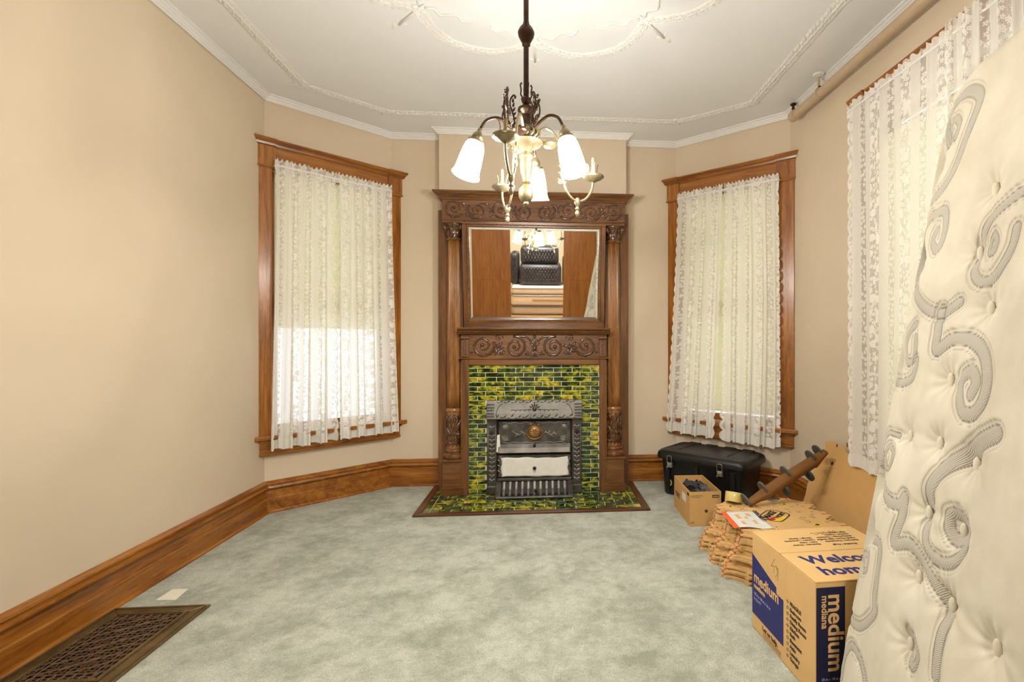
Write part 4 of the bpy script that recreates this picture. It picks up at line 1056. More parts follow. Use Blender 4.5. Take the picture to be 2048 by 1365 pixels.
for x in (-.235, .185):
    la = MB().box(x - .022, x + .022, -TD / 2 - .014, -TD / 2 + .012, .232, .272).build('latch', 'steel', tr, bevel=.004)
    MB().box(x - .018, x + .018, -TD / 2 - .020, -TD / 2 - .012, .248, .262).build('latch_lever', 'steel', la, bevel=.003)
    MB().box(x - .024, x - .016, -TD / 2 - .018, -TD / 2 - .010, .225, .240).build('latch_lug', 'steel', la, bevel=.002)
    MB().tube([(x - .020, -TD / 2 - .013, .268), (x - .020, -TD / 2 - .016, .318), (x - .014, -TD / 2 - .014, .324), (x + .014, -TD / 2 - .014, .324), (x + .020, -TD / 2 - .016, .318), (x + .020, -TD / 2 - .013, .268)], .0028, 6).build('latch_bail', 'steel', la, smooth=True)
sx = -TL / 2 + .098
stk = MB().lathe([(.030, 0), (.030, .0012)], M=Matrix.Translation((sx, -TD / 2 + .0345, .10)) @ Matrix.Rotation(PI / 2 + .02, 4, 'X'), seg=28).build('round_sticker', 'lime_sticker', tr)
MB().lathe([(.021, 0), (.021, .0006)], M=Matrix.Translation((sx, -TD / 2 + .0332, .10)) @ Matrix.Rotation(PI / 2 + .02, 4, 'X'), seg=24).build('sticker_center', 'black_print', stk)
MB().box(sx - .012, sx + .013, -TD / 2 + .0318, -TD / 2 + .0326, .093, .108).build('sticker_emblem', 'clip_plastic', stk, bevel=.002)

# ================================================================== SMALL OPEN BOX WITH BLACK CLIPS
SBX, SBY, SBH = .212, .415, .228
sb = thing('cardboard_box', 'small open cardboard box full of black plastic clips', 'box', (1.087, 3.444, 0), math.radians(-1.0))
t_ = .005; hx, hy_ = SBX / 2, SBY / 2
for nm, b_ in (('front_panel', (-hx, hx, -hy_, -hy_ + t_)), ('back_panel', (-hx, hx, hy_ - t_, hy_)), ('side_panel', (-hx, -hx + t_, -hy_ + t_, hy_ - t_)), ('side_panel', (hx - t_, hx, -hy_ + t_, hy_ - t_))):
    MB().box(*b_, .001, SBH).build(nm, 'kraft', sb)
MB().box(-hx + t_, hx - t_, -hy_ + t_, hy_ - t_, .001, .006).build('bottom_panel', 'kraft', sb)
fy = -hy_ - .0005
MFr = lambda x, z: basis((1, 0, 0), (0, 0, 1), (x, fy, z))
MLf = lambda y, z: basis((0, -1, 0), (0, 0, 1), (-hx - .0005, y, z))
MB().box(.045, .093, fy - .0004, fy + .0005, .188, .206).build('printed_patch', 'black_print', sb)
text_mesh('lettering', '48X60X90', .009, 'tan_print', sb, basis((1, 0, 0), (0, 0, 1), (.049, fy - .0006, .1935)), .0004)
text_mesh('lettering', 'F 48 X 60 SUPPORT PANEL', .0068, 'brown_print', sb, MFr(-.10, .2))
text_mesh('lettering', 'F 1 PK SUPPORT CLIP', .0068, 'brown_print', sb, MFr(-.10, .190))
text_mesh('lettering', 'MADE IN', .007, 'brown_print', sb, MFr(-.10, .026)); text_mesh('lettering', 'RECYCLE', .006, 'brown_print', sb, MFr(-.10, .017))
MB().lathe([(.011, 0), (.011, .0006)], M=Matrix.Translation((.005, fy, .10)) @ Matrix.Rotation(PI / 2, 4, 'X'), seg=18).build('printed_dot', 'brown_print', sb)
MB().box(-hx - .0012, -hx - .0004, -.115, -.02, .13, .18).build('shipping_label', 'paper_white', sb)
text_mesh('lettering', 'FORT', .05, 'brown_print', sb, MLf(.17, .10), .0015)
MB().box(-hx - .0010, -hx - .0004, -.19, -.145, .195, .212).build('printed_patch', 'black_print', sb)
def clip_mesh(R=.031, th=.010):
    m = MB(); p = arc((0, 0), R, -PI * .38, PI * 1.38, 14) + [(-.006, -.012), (-.004, .004), (.004, .004), (.006, -.012)]
    m.prism(p[::1], -th / 2, th / 2, lambda a, b_, c: (a, b_, c)); me = bpy.data.meshes.new('plastic_clip'); me.from_pydata(m.v, [], m.f); me.materials.append(MATS['grey_plastic']); me.update(); return me
CM = clip_mesh(); CM2 = clip_mesh(.031, .007); CM2.materials[0] = MATS['clip_plastic']; rc = random.Random(11)
for lay in range(4):
    for k in range(8 if lay < 2 else 15):
        nc = 2 if lay < 2 else 3; u_, v_ = (k % nc), (k // nc)
        x = -.05 + .10 / (nc - 1) * u_ + rc.uniform(-.014, .014); y = -.14 + .068 * v_ + rc.uniform(-.02, .02)
        zz = .066 + lay * .040 + (.022 * (1 - abs(y - .02) / .2) if lay == 3 else 0) + rc.uniform(-.006, .006)
        x = max(-.065, min(.065, x)); y = max(-.165, min(.165, y))
        Mw = sb.matrix_basis @ Matrix.Translation((x, y, zz))
        o = link_mesh('plastic_clip', CM); o.matrix_world = Mw @ Matrix.Rotation(rc.uniform(0, 6.28), 4, 'Z') @ Matrix.Rotation(rc.uniform(.2, 1.3), 4, 'X') @ Matrix.Rotation(rc.uniform(0, 6.28), 4, 'Z')
        tag(o, 'dark grey notched plastic clip heaped in the small open box', 'clip', 'clips heaped in the small cardboard box')

# ================================================================== STACK OF CARDBOARD FORT PANELS
SHT = .0096; HS = .262
def sheet_outline():
    E_ = [(.10, -.0), (.115, .030), (.215, .030), (.235, 0), (.275, 0), (.29, -.022), (.315, -.034), (.345, -.034), (.37, -.022), (.385, 0), (.415, 0), (.43, .030), (.57, .030), (.585, 0), (.615, 0), (.63, -.022), (.655, -.034), (.685, -.034), (.71, -.022), (.725, 0), (.765, 0), (.785, .030), (.885, .030), (.90, 0)]
    out = []
    for k in range(4):
        a = -PI / 2 + k * PI / 2; d = Vector((math.cos(a + PI / 2), math.sin(a + PI / 2))); n = Vector((math.cos(a), math.sin(a)))
        for s_, o_ in E_: q = n * (HS + o_) + d * ((s_ - .5) * 2 * HS); out.append((q.x, q.y))
    return out
OUT = sheet_outline()
me_m = MB().prism(OUT, 0, SHT - .0008, lambda a, b_, c: (a, b_, c)); SME = bpy.data.meshes.new('cardboard_sheet'); SME.from_pydata(me_m.v, [], me_m.f); SME.materials.append(MATS['cardboard']); SME.update()
rm = MB()
for k in range(4):
    a = -PI / 2 + k * PI / 2; R_ = Matrix.Rotation(a, 3, 'Z')
    for s_ in (-.70 * HS, 0, .70 * HS):
        x0, x1 = HS - .012, HS + .0306
        q = [R_ @ Vector((x0, s_ - .004, 0)), R_ @ Vector((x1, s_ - .004, 0)), R_ @ Vector((x1, s_ + .004, 0)), R_ @ Vector((x0, s_ + .004, 0))]
        rm.add([(v_.x, v_.y, -.0001) for v_ in q] + [(v_.x, v_.y, SHT - .0006) for v_ in q], [(3, 2, 1, 0), (4, 5, 6, 7), (0, 1, 5, 4), (1, 2, 6, 5), (2, 3, 7, 6), (3, 0, 4, 7)])
    for s_ in (-.34 * HS, .34 * HS):      # dark inside of the round notches
        pass
RME = bpy.data.meshes.new('red_marking'); RME.from_pydata(rm.v, [], rm.f); RME.materials.append(MATS['red_print']); RME.update()
rs_ = random.Random(5); NS = 26; top = None
for k in range(NS):
    z_ = .001 + k * SHT
    if k < 10: ox, oy = 1.222 + .004 * k, 2.712 + rs_.uniform(-.006, .006)
    else: ox, oy = 1.290 + .0015 * (k - 10) + (.012 if k > 20 else 0), 2.702 + rs_.uniform(-.006, .006)
    if k in (10, 11, 12): ox -= .03
    ox += rs_.uniform(-.010, .010); oy += rs_.uniform(-.008, .008)
    o = link_mesh('cardboard_sheet', SME, None, (ox, oy, z_), (0, 0, rs_.uniform(-.012, .012) + (.0 if k > 12 else .01)))
    link_mesh('red_marking', RME, o)
    if k == 0: tag(o, 'bottommost notched cardboard sheet of the stack lying on the carpet', 'cardboard sheet', 'stacked notched cardboard sheets')
    elif k < 10: tag(o, 'notched cardboard sheet in the lower part of the stack jutting out over the carpet', 'cardboard sheet', 'stacked notched cardboard sheets')
    elif k < 13: tag(o, 'notched cardboard sheet in the overhanging middle tier of the stack', 'cardboard sheet', 'stacked notched cardboard sheets')
    elif k < NS - 1: tag(o, 'notched cardboard sheet in the upper part of the stack under the printed one', 'cardboard sheet', 'stacked notched cardboard sheets')
    else: tag(o, 'topmost cardboard sheet of the stack with printed rounded logo', 'cardboard sheet', 'stacked notched cardboard sheets'); top = o
ZT = .001 + NS * SHT
bpy.context.view_layer.update()
TI = top.matrix_basis.inverted()
def on_top(u, v, dz=0.0): p = onz(u, v, ZT); return TI @ Vector((p.x, p.y, ZT + dz - .0006))
c_ = on_top(1549, 1032); dx_ = (on_top(1556, 1018) - on_top(1533, 1035)); dx_.z = 0; dx_.normalize(); dy_ = Vector((-dx_.y, dx_.x, 0))
LW, LH = .185, .135
outer = rrect(LW, LH, .045, 6); inner = rrect(LW - .014, LH - .014, .039, 6); n_ = len(outer)
m = MB(); to = lambda p, z: tuple(c_ + dx_ * p[0] + dy_ * p[1] + Vector((0, 0, z)))
m.add([to(p, .0006) for p in outer] + [to(p, .0006) for p in inner], [(i, (i + 1) % n_, n_ + (i + 1) % n_, n_ + i) for i in range(n_)])
m.build('logo_outline', 'black_print', top)
m = MB(); m.add([to(p, .0004) for p in ((-.08, -.052), (.0, -.062), (.03, -.06), (.0, -.035), (-.085, -.02))], [(0, 1, 2, 3, 4)]); m.build('logo_patch', 'yellow_print', top)
m = MB(); m.add([to(p, .0005) for p in ((-.086, -.015), (-.06, -.03), (-.045, -.012), (-.02, -.03), (-.03, .0), (-.06, .004), (-.086, .02))], [(0, 1, 2, 3, 4, 5, 6)]); m.build('logo_patch', 'red_print', top)
text_mesh('lettering', 'MAKE', .052, 'black_print', top, basis(dx_, dy_, c_ - dx_ * .070 + dy_ * .010 + Vector((0, 0, .0008))), .0022)
text_mesh('lettering', 'A', .030, 'red_print', top, basis(dx_, dy_, c_ - dx_ * .032 - dy_ * .026 + Vector((0, 0, .0008))), .001)
text_mesh('lettering', 'FORT', .036, 'black_print', top, basis(dx_, dy_, c_ - dx_ * .008 - dy_ * .034 + Vector((0, 0, .0008))), .0018)
for (u, v, r_) in ((1461, 1013, .018), (1568.5, 1009, .020), (1635, 1050, .022)):
    p = on_top(u, v); s_ = MB().lathe([(r_, .0), (r_, .0005)], tuple(p), 22).build('round_print', 'yellow_print', top)
    MB().lathe([(r_ * .5, .0006), (r_ * .5, .0009)], tuple(p), 16).build('round_print_center', 'black_print', s_)
dm = MB(); rd = random.Random(8)                      # doodles printed on the panel
for k in range(60):
    x, y = rd.uniform(-.22, .22), rd.uniform(-.22, .22)
    if (Vector((x, y, 0)) - Vector((c_.x, c_.y, 0))).length < .12: continue
    r_ = rd.uniform(.008, .022); a0 = rd.uniform(0, 6.28); sp = rd.uniform(2, 6)
    dm.tube([(x + r_ * (1 - .4 * i / 10) * math.cos(a0 + sp * i / 10), y + r_ * (1 - .4 * i / 10) * math.sin(a0 + sp * i / 10), SHT - .0006) for i in range(11)], .0011, 4)
tag(dm.build('printed_doodles', 'faint_print', top), kind='stuff')
# leaflet
lf = thing('instruction_leaflet', 'white instruction leaflet with orange edge lying on the cardboard stack', 'leaflet', (0, 0, 0))
q00, q10, q11, q01 = [onz(u, v, ZT + .006) for u, v in ((1441, 1023), (1509.5, 1021.3), (1547.7, 1056), (1468, 1057.5))]
lf.location = (q00.x, q00.y, ZT); L0 = Vector(lf.location)
def lq(s_, t2, dz=.0):
    p = q00.lerp(q10, s_).lerp(q01.lerp(q11, s_), t2); p.z = ZT + .003 + .006 * abs(math.sin(s_ * 3 + 1)) * t2 + .004 * math.sin(s_ * 5) * t2 + dz; return p - L0
def lpatch(s0, s1, t0, t1, dz, nm, mat, par, n=14):
    vs = [lq(s0 + (s1 - s0) * i / n, t0 + (t1 - t0) * j / n, dz) for j in range(n + 1) for i in range(n + 1)]
    fs = [(j * (n + 1) + i, j * (n + 1) + i + 1, (j + 1) * (n + 1) + i + 1, (j + 1) * (n + 1) + i)[::-1] for j in range(n) for i in range(n)]
    o = MB().add([tuple(v_) for v_ in vs], fs).build(nm, mat, par, smooth='all'); return o
pg = lpatch(.0, 1, 0, 1, 0, 'sheet', 'paper_white', lf); pg.modifiers.new('t', 'SOLIDIFY').thickness = .0006
lpatch(0, .14, 0, 1, .0006, 'orange_strip', 'orange_print', pg)
for (a0, a1, b0, b1) in ((.30, .42, .22, .5), (.30, .40, .65, .85), (.62, .74, .15, .32), (.52, .6, .35, .48), (.66, .74, .55, .75)): lpatch(a0, a1, b0, b1, .0008, 'small_picture', 'tan_print', pg, 4)
for a0 in (.2, .48, .76): lpatch(a0, a0 + .003, .1, .92, .0008, 'ruled_line', 'clip_plastic', pg, 6)
pa, pb = lq(.90, .05, .0018), lq(.90, .75, .0018); ed_ = (pb - pa).normalized()
text_mesh('lettering', 'EXPLORE IT', .030, 'black_print', pg, basis(ed_, Vector((0, 0, 1)).cross(ed_), pa + Vector((0, 0, .004))), .0012)
# tape roll
tp = onz(1468, 1008, ZT); tap = thing('tape_roll', 'roll of clear yellowish packing tape on the cardboard stack', 'tape', (tp.x, tp.y + .01, ZT))
Mt = Matrix.Translation((0, 0, .010)) @ Matrix.Rotation(math.radians(-12), 4, 'X') @ Matrix.Rotation(math.radians(10), 4, 'Y')
MB().lathe([(.040, .0), (.050, .0), (.051, .002), (.051, .053), (.050, .055), (.040, .055), (.040, .0)], M=Mt, seg=36).build('tape_winding', 'clear_tape', tap, smooth=True)
co_ = MB().lathe([(.037, .001), (.0398, .001), (.0398, .054), (.037, .054), (.037, .001)], M=Mt, seg=36).build('tape_core', 'paper_white', tap, smooth=True)

# ---- curled panel strip with clips, leaning from the stack to the upright panel
st0 = onz(1492, 1003, ZT + .03); st1 = onpl(1647, 900, (0, 2.96, 0), Vector((0, 1, 0)))
strip = thing('curled_cardboard', 'narrow curled brown cardboard panel edged with round clips propped on the stack', 'cardboard panel', tuple(st0))
ax = (st1 - st0); LNG = ax.length; ax.normalize(); sidev = Vector((-.25, -1, 0)); sidev = (sidev - ax * sidev.dot(ax)).normalized(); dn = ax.cross(sidev); dn = dn if dn.z < 0 else -dn
vs = []; NA, NB = 30, 10
for i in range(NA + 1):
    s_ = i / NA
    for j in range(NB + 1):
        t2 = j / NB; wdt = .080 * (.55 + .45 * min(1, 4 * s_, 6 * (1 - s_))); notch = .010 * (1 if int(s_ * 12) % 2 else 0) * (1 if j == NB else 0)
        p = ax * (LNG * s_) + dn * ((wdt - notch) * (t2 - .08)) + sidev * (.030 * math.sin(PI * t2)) + Vector((0, 0, .012 * math.sin(PI * s_)))
        vs.append(tuple(p))
fs = [(i * (NB + 1) + j, i * (NB + 1) + j + 1, (i + 1) * (NB + 1) + j + 1, (i + 1) * (NB + 1) + j) for i in range(NA) for j in range(NB)]
so = MB().add(vs, fs).build('panel_sheet', 'kraft_dark', strip, smooth='all'); so.modifiers.new('t', 'SOLIDIFY').thickness = .005
Rm = basis(sidev, dn, (0, 0, 0)).to_3x3().to_4x4()
for k, s_ in enumerate((.0, .21, .50, .83, .95)):
    p = st0 + ax * (LNG * s_) - dn * .006 + Vector((0, 0, .012 * math.sin(PI * s_)))
    if k == 4: p = p + dn * .0 + sidev * -.02
    o = link_mesh('plastic_clip', CM2); o.matrix_world = Matrix.Translation(p) @ Rm @ Matrix.Rotation(PI, 4, 'Z') @ Matrix.Scale(1.3, 4); tag(o, 'grey notched clip on the edge of the curled cardboard panel', 'clip', 'clips on the curled panel')
for k, s_ in enumerate((.42, .72)):
    p = st0 + ax * (LNG * s_) + dn * .080
    o = link_mesh('plastic_clip', CM); o.matrix_world = Matrix.Translation(p) @ Rm; o.scale = (1.2, 1.2, 1.2); tag(o, 'grey notched clip on the edge of the curled cardboard panel', 'clip', 'clips on the curled panel')
# ---- upright panel leaning on the wall
LNN = Vector((1, 0, -.33)); LP = (1.655, 0, 0)
px_ = [(1605, 1006), (1611, 990), (1615, 968), (1622, 955), (1626, 945), (1634, 935), (1637, 925), (1641, 910), (1650, 897), (1651, 884), (1668, 883), (1674, 889), (1691, 896), (1693, 905), (1699, 910), (1703, 907), (1711, 909), (1715, 913), (1722, 915), (1739, 926)]
pts3 = [onpl(u, v, LP, LNN) for u, v in px_]
zmin = [p for p in pts3]
r_end = Vector((LP[0] + .33 * .50, pts3[-1].y - .22, .50)); b_r = Vector((LP[0] + .33 * .002, r_end.y - .01, .002)); b_l = Vector((LP[0] + .33 * .002, pts3[0].y + .03, .002))
poly = pts3 + [r_end, b_r, b_l]; n_ = len(poly); nv = LNN.normalized() * .005
lpn = thing('upright_cardboard', 'large plain cardboard panel with notched top leaning on the wall', 'cardboard panel', (LP[0], 2.85, 0)); ofs = Vector((LP[0], 2.85, 0))
MB().add([tuple(p - ofs) for p in poly] + [tuple(p + nv - ofs) for p in poly], [tuple(range(n_)), tuple(range(n_, 2 * n_))[::-1]] + [(i, (i + 1) % n_, n_ + (i + 1) % n_, n_ + i)[::-1] for i in range(n_)]).build('panel_sheet', 'kraft', lpn)
for (u, v, w_, h_) in ((1674, 893.5, .004, .028), (1720, 920, .004, .030)):
    p = onpl(u, v, LP, LNN) - ofs - nv * .15
    MB().box(p.x - .001, p.x + .001, p.y - w_, p.y + w_, p.z - h_ / 2, p.z + h_ / 2).build('slot_shade', 'black_print', lpn)  # black patch on the face paints the shade inside a slot
p = onpl(1664.5, 927.5, LP, LNN) - ofs - nv * .3
MB().lathe([(.011, 0), (.011, .001)], M=Matrix.Translation(p) @ LNN.normalized().to_track_quat('Z', 'Y').to_matrix().to_4x4(), seg=16).build('hole_shade', 'black_print', lpn)  # black disc paints the shade inside a round hole
# added low black form for the trunk side and shadows behind the stack
dt = thing('shadow_filler', 'added low black form standing in for trunk side and shadow behind the cardboard stack', 'shadow filler', (1.545, 3.235, 0), math.radians(-45))
rings = [[(x, y, z_) for x, y in rrect(w_, d_, .03)] for z_, w_, d_ in ((.002, .22, .12), (.11, .25, .15), (.113, .26, .16), (.122, .26, .16), (.122, .25, .15), (.015, .22, .12))]
loft(rings).build('filler_shell', 'black_plastic', dt, smooth=True)

# ================================================================== MOVING BOX
BX, BH = .457, .407; hb = BX / 2
mb = thing('moving_box', 'closed tan moving box with dark blue print in front of the cardboard stack', 'box', (1.143, 1.866, 0), math.radians(3.0))
MB().box(-hb, hb, -hb, hb, .001, BH - .005).build('box_body', 'cardboard', mb, bevel=.003)
MB().box(-hb, hb, .004, hb + .001, BH - .005, BH).build('top_flap', 'cardboard', mb, bevel=.0015)
nf_ = MB().box(-hb, hb, -hb - .002, .0005, BH - .005, BH).build('top_flap', 'cardboard', mb, bevel=.0015)
MB().box(-hb + .002, hb - .002, .0005, .004, BH - .006, BH - .004).build('flap_gap_shade', 'black_print', mb)  # black strip paints the shade between the two flaps
xl = -hb - .0006; yf = -hb - .0006
LF = lambda s_, z: (xl, hb - s_, z)          # left face: s from the far edge
ML = lambda s_, z: basis((0, -1, 0), (0, 0, 1), (xl - .0004, hb - s_, z))
m = MB(); m.prism([(0.001, .063), (.252, .063), (.252, .238), (.200, .238), (.200, .262), (.001, .315)], xl, xl + .0005, lambda a, b_, c: (c, hb - a, b_)); m.build('blue_print', 'navy_print', mb)
text_mesh('lettering', 'medium', .062, 'tan_print', mb, ML(.018, .205), .0012)
text_mesh('lettering', 'mediana', .028, 'tan_print', mb, ML(.018, .178), .0006)
text_mesh('lettering', '18 in x 18 in x 16 in', .017, 'pale_print', mb, ML(.018, .148)); text_mesh('lettering', '3 CU FT', .017, 'pale_print', mb, ML(.018, .126))
text_mesh('lettering', 'Let us help.', .026, 'brown_print', mb, ML(.09, .035), .0006)
for k in range(3): MB().box(xl - .0002, xl + .0004, hb - .235, hb - .095, .026 - k * .007, .0275 - k * .007).build('fine_print', 'brown_print', mb)
for k, w_ in enumerate(('FRAGILE', 'Bedroom', 'Family Room', 'Dining Room', 'Kitchen', 'Bath', 'Basement', 'Attic', 'Laundry', 'Garage')):
    z_ = .245 - k * .0225
    text_mesh('lettering', w_, .0195, 'brown_print', mb, ML(.298, z_), .0005)
    MB().tube([(xl, hb - .282 + .0055 * math.cos(a), z_ + .006 + .0055 * math.sin(a)) for a in np.linspace(0, 2 * PI, 14)][:-1], .0009, 4, closed=True).build('check_circle', 'brown_print', mb)
m = MB(); rw = random.Random(2)
for k in range(3):
    m.tube(catmull([(xl, hb - (.16 + .02 * k + rw.uniform(0, .03)), .35 - .012 * j + rw.uniform(-.01, .02)) for j in range(5)], 4), .0009, 4)
m.build('handwriting', 'faint_print', mb, smooth='all')
MB().box(xl + .0001, xl + .0004, hb - .27, hb - .13, .27, .401).build('tape_patch', 'cardboard', mb)
# front face
MB().box(-hb + .002, -hb + .108, yf, yf + .0005, .001, .385).build('blue_print', 'navy_shaded_print', mb)
MFd = lambda x, z: basis((0, 0, -1), (1, 0, 0), (x, yf - .0006, z))       # reads downwards
text_mesh('lettering', 'medium', .082, 'tan_print', mb, MFd(-hb + .047, .362), .0016)
text_mesh('lettering', 'mediana', .034, 'tan_print', mb, MFd(-hb + .022, .358), .0006)
text_mesh('lettering', '18 in x 18 in x 16 in', .0125, 'pale_print', mb, basis((1, 0, 0), (0, 0, 1), (-hb + .020, yf - .0006, .068)))
text_mesh('lettering', '3 CU FT', .020, 'tan_print', mb, basis((1, 0, 0), (0, 0, 1), (-hb + .020, yf - .0006, .044)), .0004)
MB().box(-hb + .135, -hb + .19, yf, yf + .0005, .27, .32).build('blue_print', 'navy_shaded_print', mb)
# top: near flap reads to the camera, far flap reads from the other side
MTn = lambda x, y: basis((1, 0, 0), (0, 1, 0), (x, y, BH + .0006)); MTf = lambda x, y: basis((-1, 0, 0), (0, -1, 0), (x, y, BH + .0006))
text_mesh('lettering', 'Welcome', .088, 'navy_print', mb, MTn(-hb + .052, -.098), .0026)
text_mesh('lettering', 'home', .088, 'navy_print', mb, MTn(-hb + .062, -.188), .0026)
for k, w_ in enumerate(('FRAGILE / Fragil', 'Bedroom / Dormitorio', 'Family Room / Sala familiar', 'Dining Room / Comedor', 'Kitchen / Cocina', 'Bath / Bano')):
    text_mesh('lettering', w_, .0155, 'brown_print', mb, MTf(.16 if k else .13, .055 + k * .021 + (.012 if k else 0)), .0003)
for k, w_ in enumerate(('Basement / Sotano', 'Attic / Atico', 'Laundry / Lavanderia', 'Garage / Garaje')):
    text_mesh('lettering', w_, .0155, 'brown_print', mb, MTf(-.02, .067 + k * .021), .0003)
m = MB()
for k in range(4):
    x0 = .0 + .03 * k
    m.tube(catmull([(x0 + .012 * j, .165 + .012 * math.sin(j * 2.1 + k) + .012 * k * .3, BH + .0004) for j in range(6)], 4), .0010, 4)
m.build('handwriting', 'faint_print', mb, smooth='all')

# ================================================================== MATTRESS
MW, MH, MT = 1.52, 2.06, .27
mdir = Vector((.178, 0, 1)).normalized()                    # up along the leaning face
mo = Vector((.984, 1.560, .012)); MROT = math.radians(12.5)
fv = Vector((-math.sin(MROT), -math.cos(MROT), 0)); mside = Vector((math.cos(MROT), -math.sin(MROT), 0))
mdir = (mside * .178 + Vector((0, 0, 1))).normalized(); nrm = fv.cross(mdir); nrm = nrm if nrm.x < 0 else -nrm
mt = thing('mattress', 'cream quilted pillow top mattress with grey swirls standing on end against the wall', 'mattress', tuple(mo))
def mpx(u, v):
    p = onpl(u, v, mo, nrm) - mo; return (p.dot(fv), p.dot(mdir))
za = lambda x, y: (1640 + x * .4834, y * .4834); zb_ = lambda x, y: (1640 + x * .53125, 640 + y * .53125)
SW = [  # traced centre lines of the woven swirls and their half width (m)
 ([za(*p) for p in ((600, 600), (595, 520), (640, 430), (700, 385), (750, 400), (742, 460), (700, 570), (650, 700), (590, 790), (530, 840), (470, 872), (437, 905), (425, 965), (400, 1012), (350, 1040))], .017),
 ([za(*p) for p in ((615, 590), (612, 540), (640, 500), (660, 520), (640, 575))], .012),
 ([za(*p) for p in ((690, 1270), (620, 1315), (540, 1290), (480, 1230), (460, 1150), (470, 1060), (490, 980), (540, 910), (610, 885), (618, 950), (600, 1020), (570, 1045), (550, 1010), (575, 965))], .015),
 ([za(*p) for p in ((1000, 790), (900, 850), (835, 900), (785, 960), (752, 1040), (735, 1110), (760, 1172), (810, 1180), (870, 1130), (930, 1040), (950, 960))], .014),
 ([za(*p) for p in ((838, 985), (818, 1020), (816, 1060), (840, 1055), (852, 1010), (838, 985))], .009),
 ([zb_(*p) for p in ((450, 30), (415, 60), (392, 110), (402, 165), (432, 172), (450, 130), (448, 80))], .012),
 ([zb_(*p) for p in ((225, 300), (262, 335), (290, 300), (300, 215), (345, 245), (405, 248), (445, 228), (458, 170))], .014),
 ([zb_(*p) for p in ((560, -20), (548, 60), (540, 130), (600, 92), (670, 92), (735, 140), (760, 225), (748, 310), (705, 372), (655, 372), (634, 310), (645, 240), (690, 215), (712, 255), (690, 300))], .017),
 ([zb_(*p) for p in ((800, 455), (720, 485), (645, 530), (565, 580), (512, 645), (496, 705))], .020),
 ([zb_(*p) for p in ((318, 560), (312, 520), (335, 490), (352, 520), (330, 575), (300, 540), (300, 480), (330, 440), (368, 450))], .008),
 ([zb_(*p) for p in ((290, 540), (300, 630), (340, 695), (395, 715), (412, 690), (400, 770), (372, 860), (430, 865), (480, 945), (520, 1010), (560, 1085), (568, 1140), (558, 1210), (548, 1365))], .016),
 ([zb_(*p) for p in ((482, 790), (492, 865), (535, 925), (595, 938), (642, 895), (650, 820), (618, 757), (580, 752), (572, 805), (600, 850), (628, 845))], .014),
 ([zb_(*p) for p in ((250, 835), (300, 855), (312, 900), (304, 970), (292, 1070), (288, 1130), (225, 1172), (165, 1130), (138, 1085))], .014),
 ([zb_(*p) for p in ((225, 940), (228, 900), (248, 905), (245, 955), (228, 960))], .009),
 ([zb_(*p) for p in ((145, 1360), (158, 1285), (190, 1245), (230, 1300), (252, 1380))], .012),
 ([zb_(*p) for p in ((415, 1200), (440, 1240), (460, 1300), (440, 1330), (415, 1290), (420, 1230))], .011),
 ([zb_(*p) for p in ((95, 1130), (130, 1170), (120, 1250), (100, 1180))], .012)]
curves = []
for pl, w_ in SW:
    q = [mpx(u, v) for u, v in pl]; c3 = catmull([(a, b_, 0) for a, b_ in q], 8); curves.append((np.array([(p.x, p.y) for p in c3]), w_ * 1.0))
vis = list(curves)
for cshift, sh_q in ((.80, .12),):                # the woven repeat goes on over the rest of the face
    for pl, w_ in vis: curves.append((pl + np.array([cshift, sh_q]), w_))
NP, NQ = 400, 420; RC = .17
pp_ = np.linspace(0, 1, NP + 1); pp_ = np.where(pp_ < .75, pp_ / .75 * .46, .46 + (pp_ - .75) / .25 * .54) * MW    # finer where it is seen
qq_ = np.linspace(0, 1, NQ + 1) * MH
Pg, Qg = np.meshgrid(pp_, qq_)
# round the corners of the outline
cxs = np.clip(Pg, RC, MW - RC); cys = np.clip(Qg, RC, MH - RC); dxs, dys = Pg - cxs, Qg - cys
inf = np.maximum(np.abs(dxs), np.abs(dys)); eu = np.hypot(dxs, dys); sc_ = np.where(eu > 1e-9, inf / np.maximum(eu, 1e-9), 1)
corner = (np.abs(dxs) > 0) & (np.abs(dys) > 0); sc_ = np.where(corner, sc_, 1); Pg = cxs + dxs * sc_; Qg = cys + dys * sc_
eu = np.hypot(Pg - cxs, Qg - cys); db = RC - eu
inside = (np.abs(Pg - cxs) < 1e-9) & (np.abs(Qg - cys) < 1e-9)
db = np.where(inside, np.minimum(np.minimum(Pg, MW - Pg), np.minimum(Qg, MH - Qg)), db); db = np.maximum(db, 0)
hgt = .055 * np.sqrt(1 - (1 - np.clip(db / .07, 0, 1)) ** 2)
hgt += .022 * np.sin(PI * np.clip(Qg / MH, 0, 1)) * np.clip(db / .2, 0, 1)            # sag
rt = random.Random(21); tufts = [mpx(*zb_(*p)) for p in ((570, 240), (405, 450), (525, 480), (480, 740), (440, 985), (275, 615), (615, 810), (165, 975), (755, 1260), (400, 1235), (670, 560), (240, 800), (345, 190), (570, 1090))] + [mpx(*za(*p)) for p in ((800, 790), (545, 700), (735, 1060), (640, 290), (800, 1290), (470, 1100))]
tufts += [(a + .8, b_ + .12) for a, b_ in tufts]
for a, b_ in tufts:
    d2 = (Pg - a) ** 2 + (Qg - b_) ** 2; hgt -= np.where(db > .03, .020 * np.exp(-d2 / .0016) + .012 * np.exp(-d2 / .009), 0)
band = np.zeros_like(Pg); line = np.zeros_like(Pg)
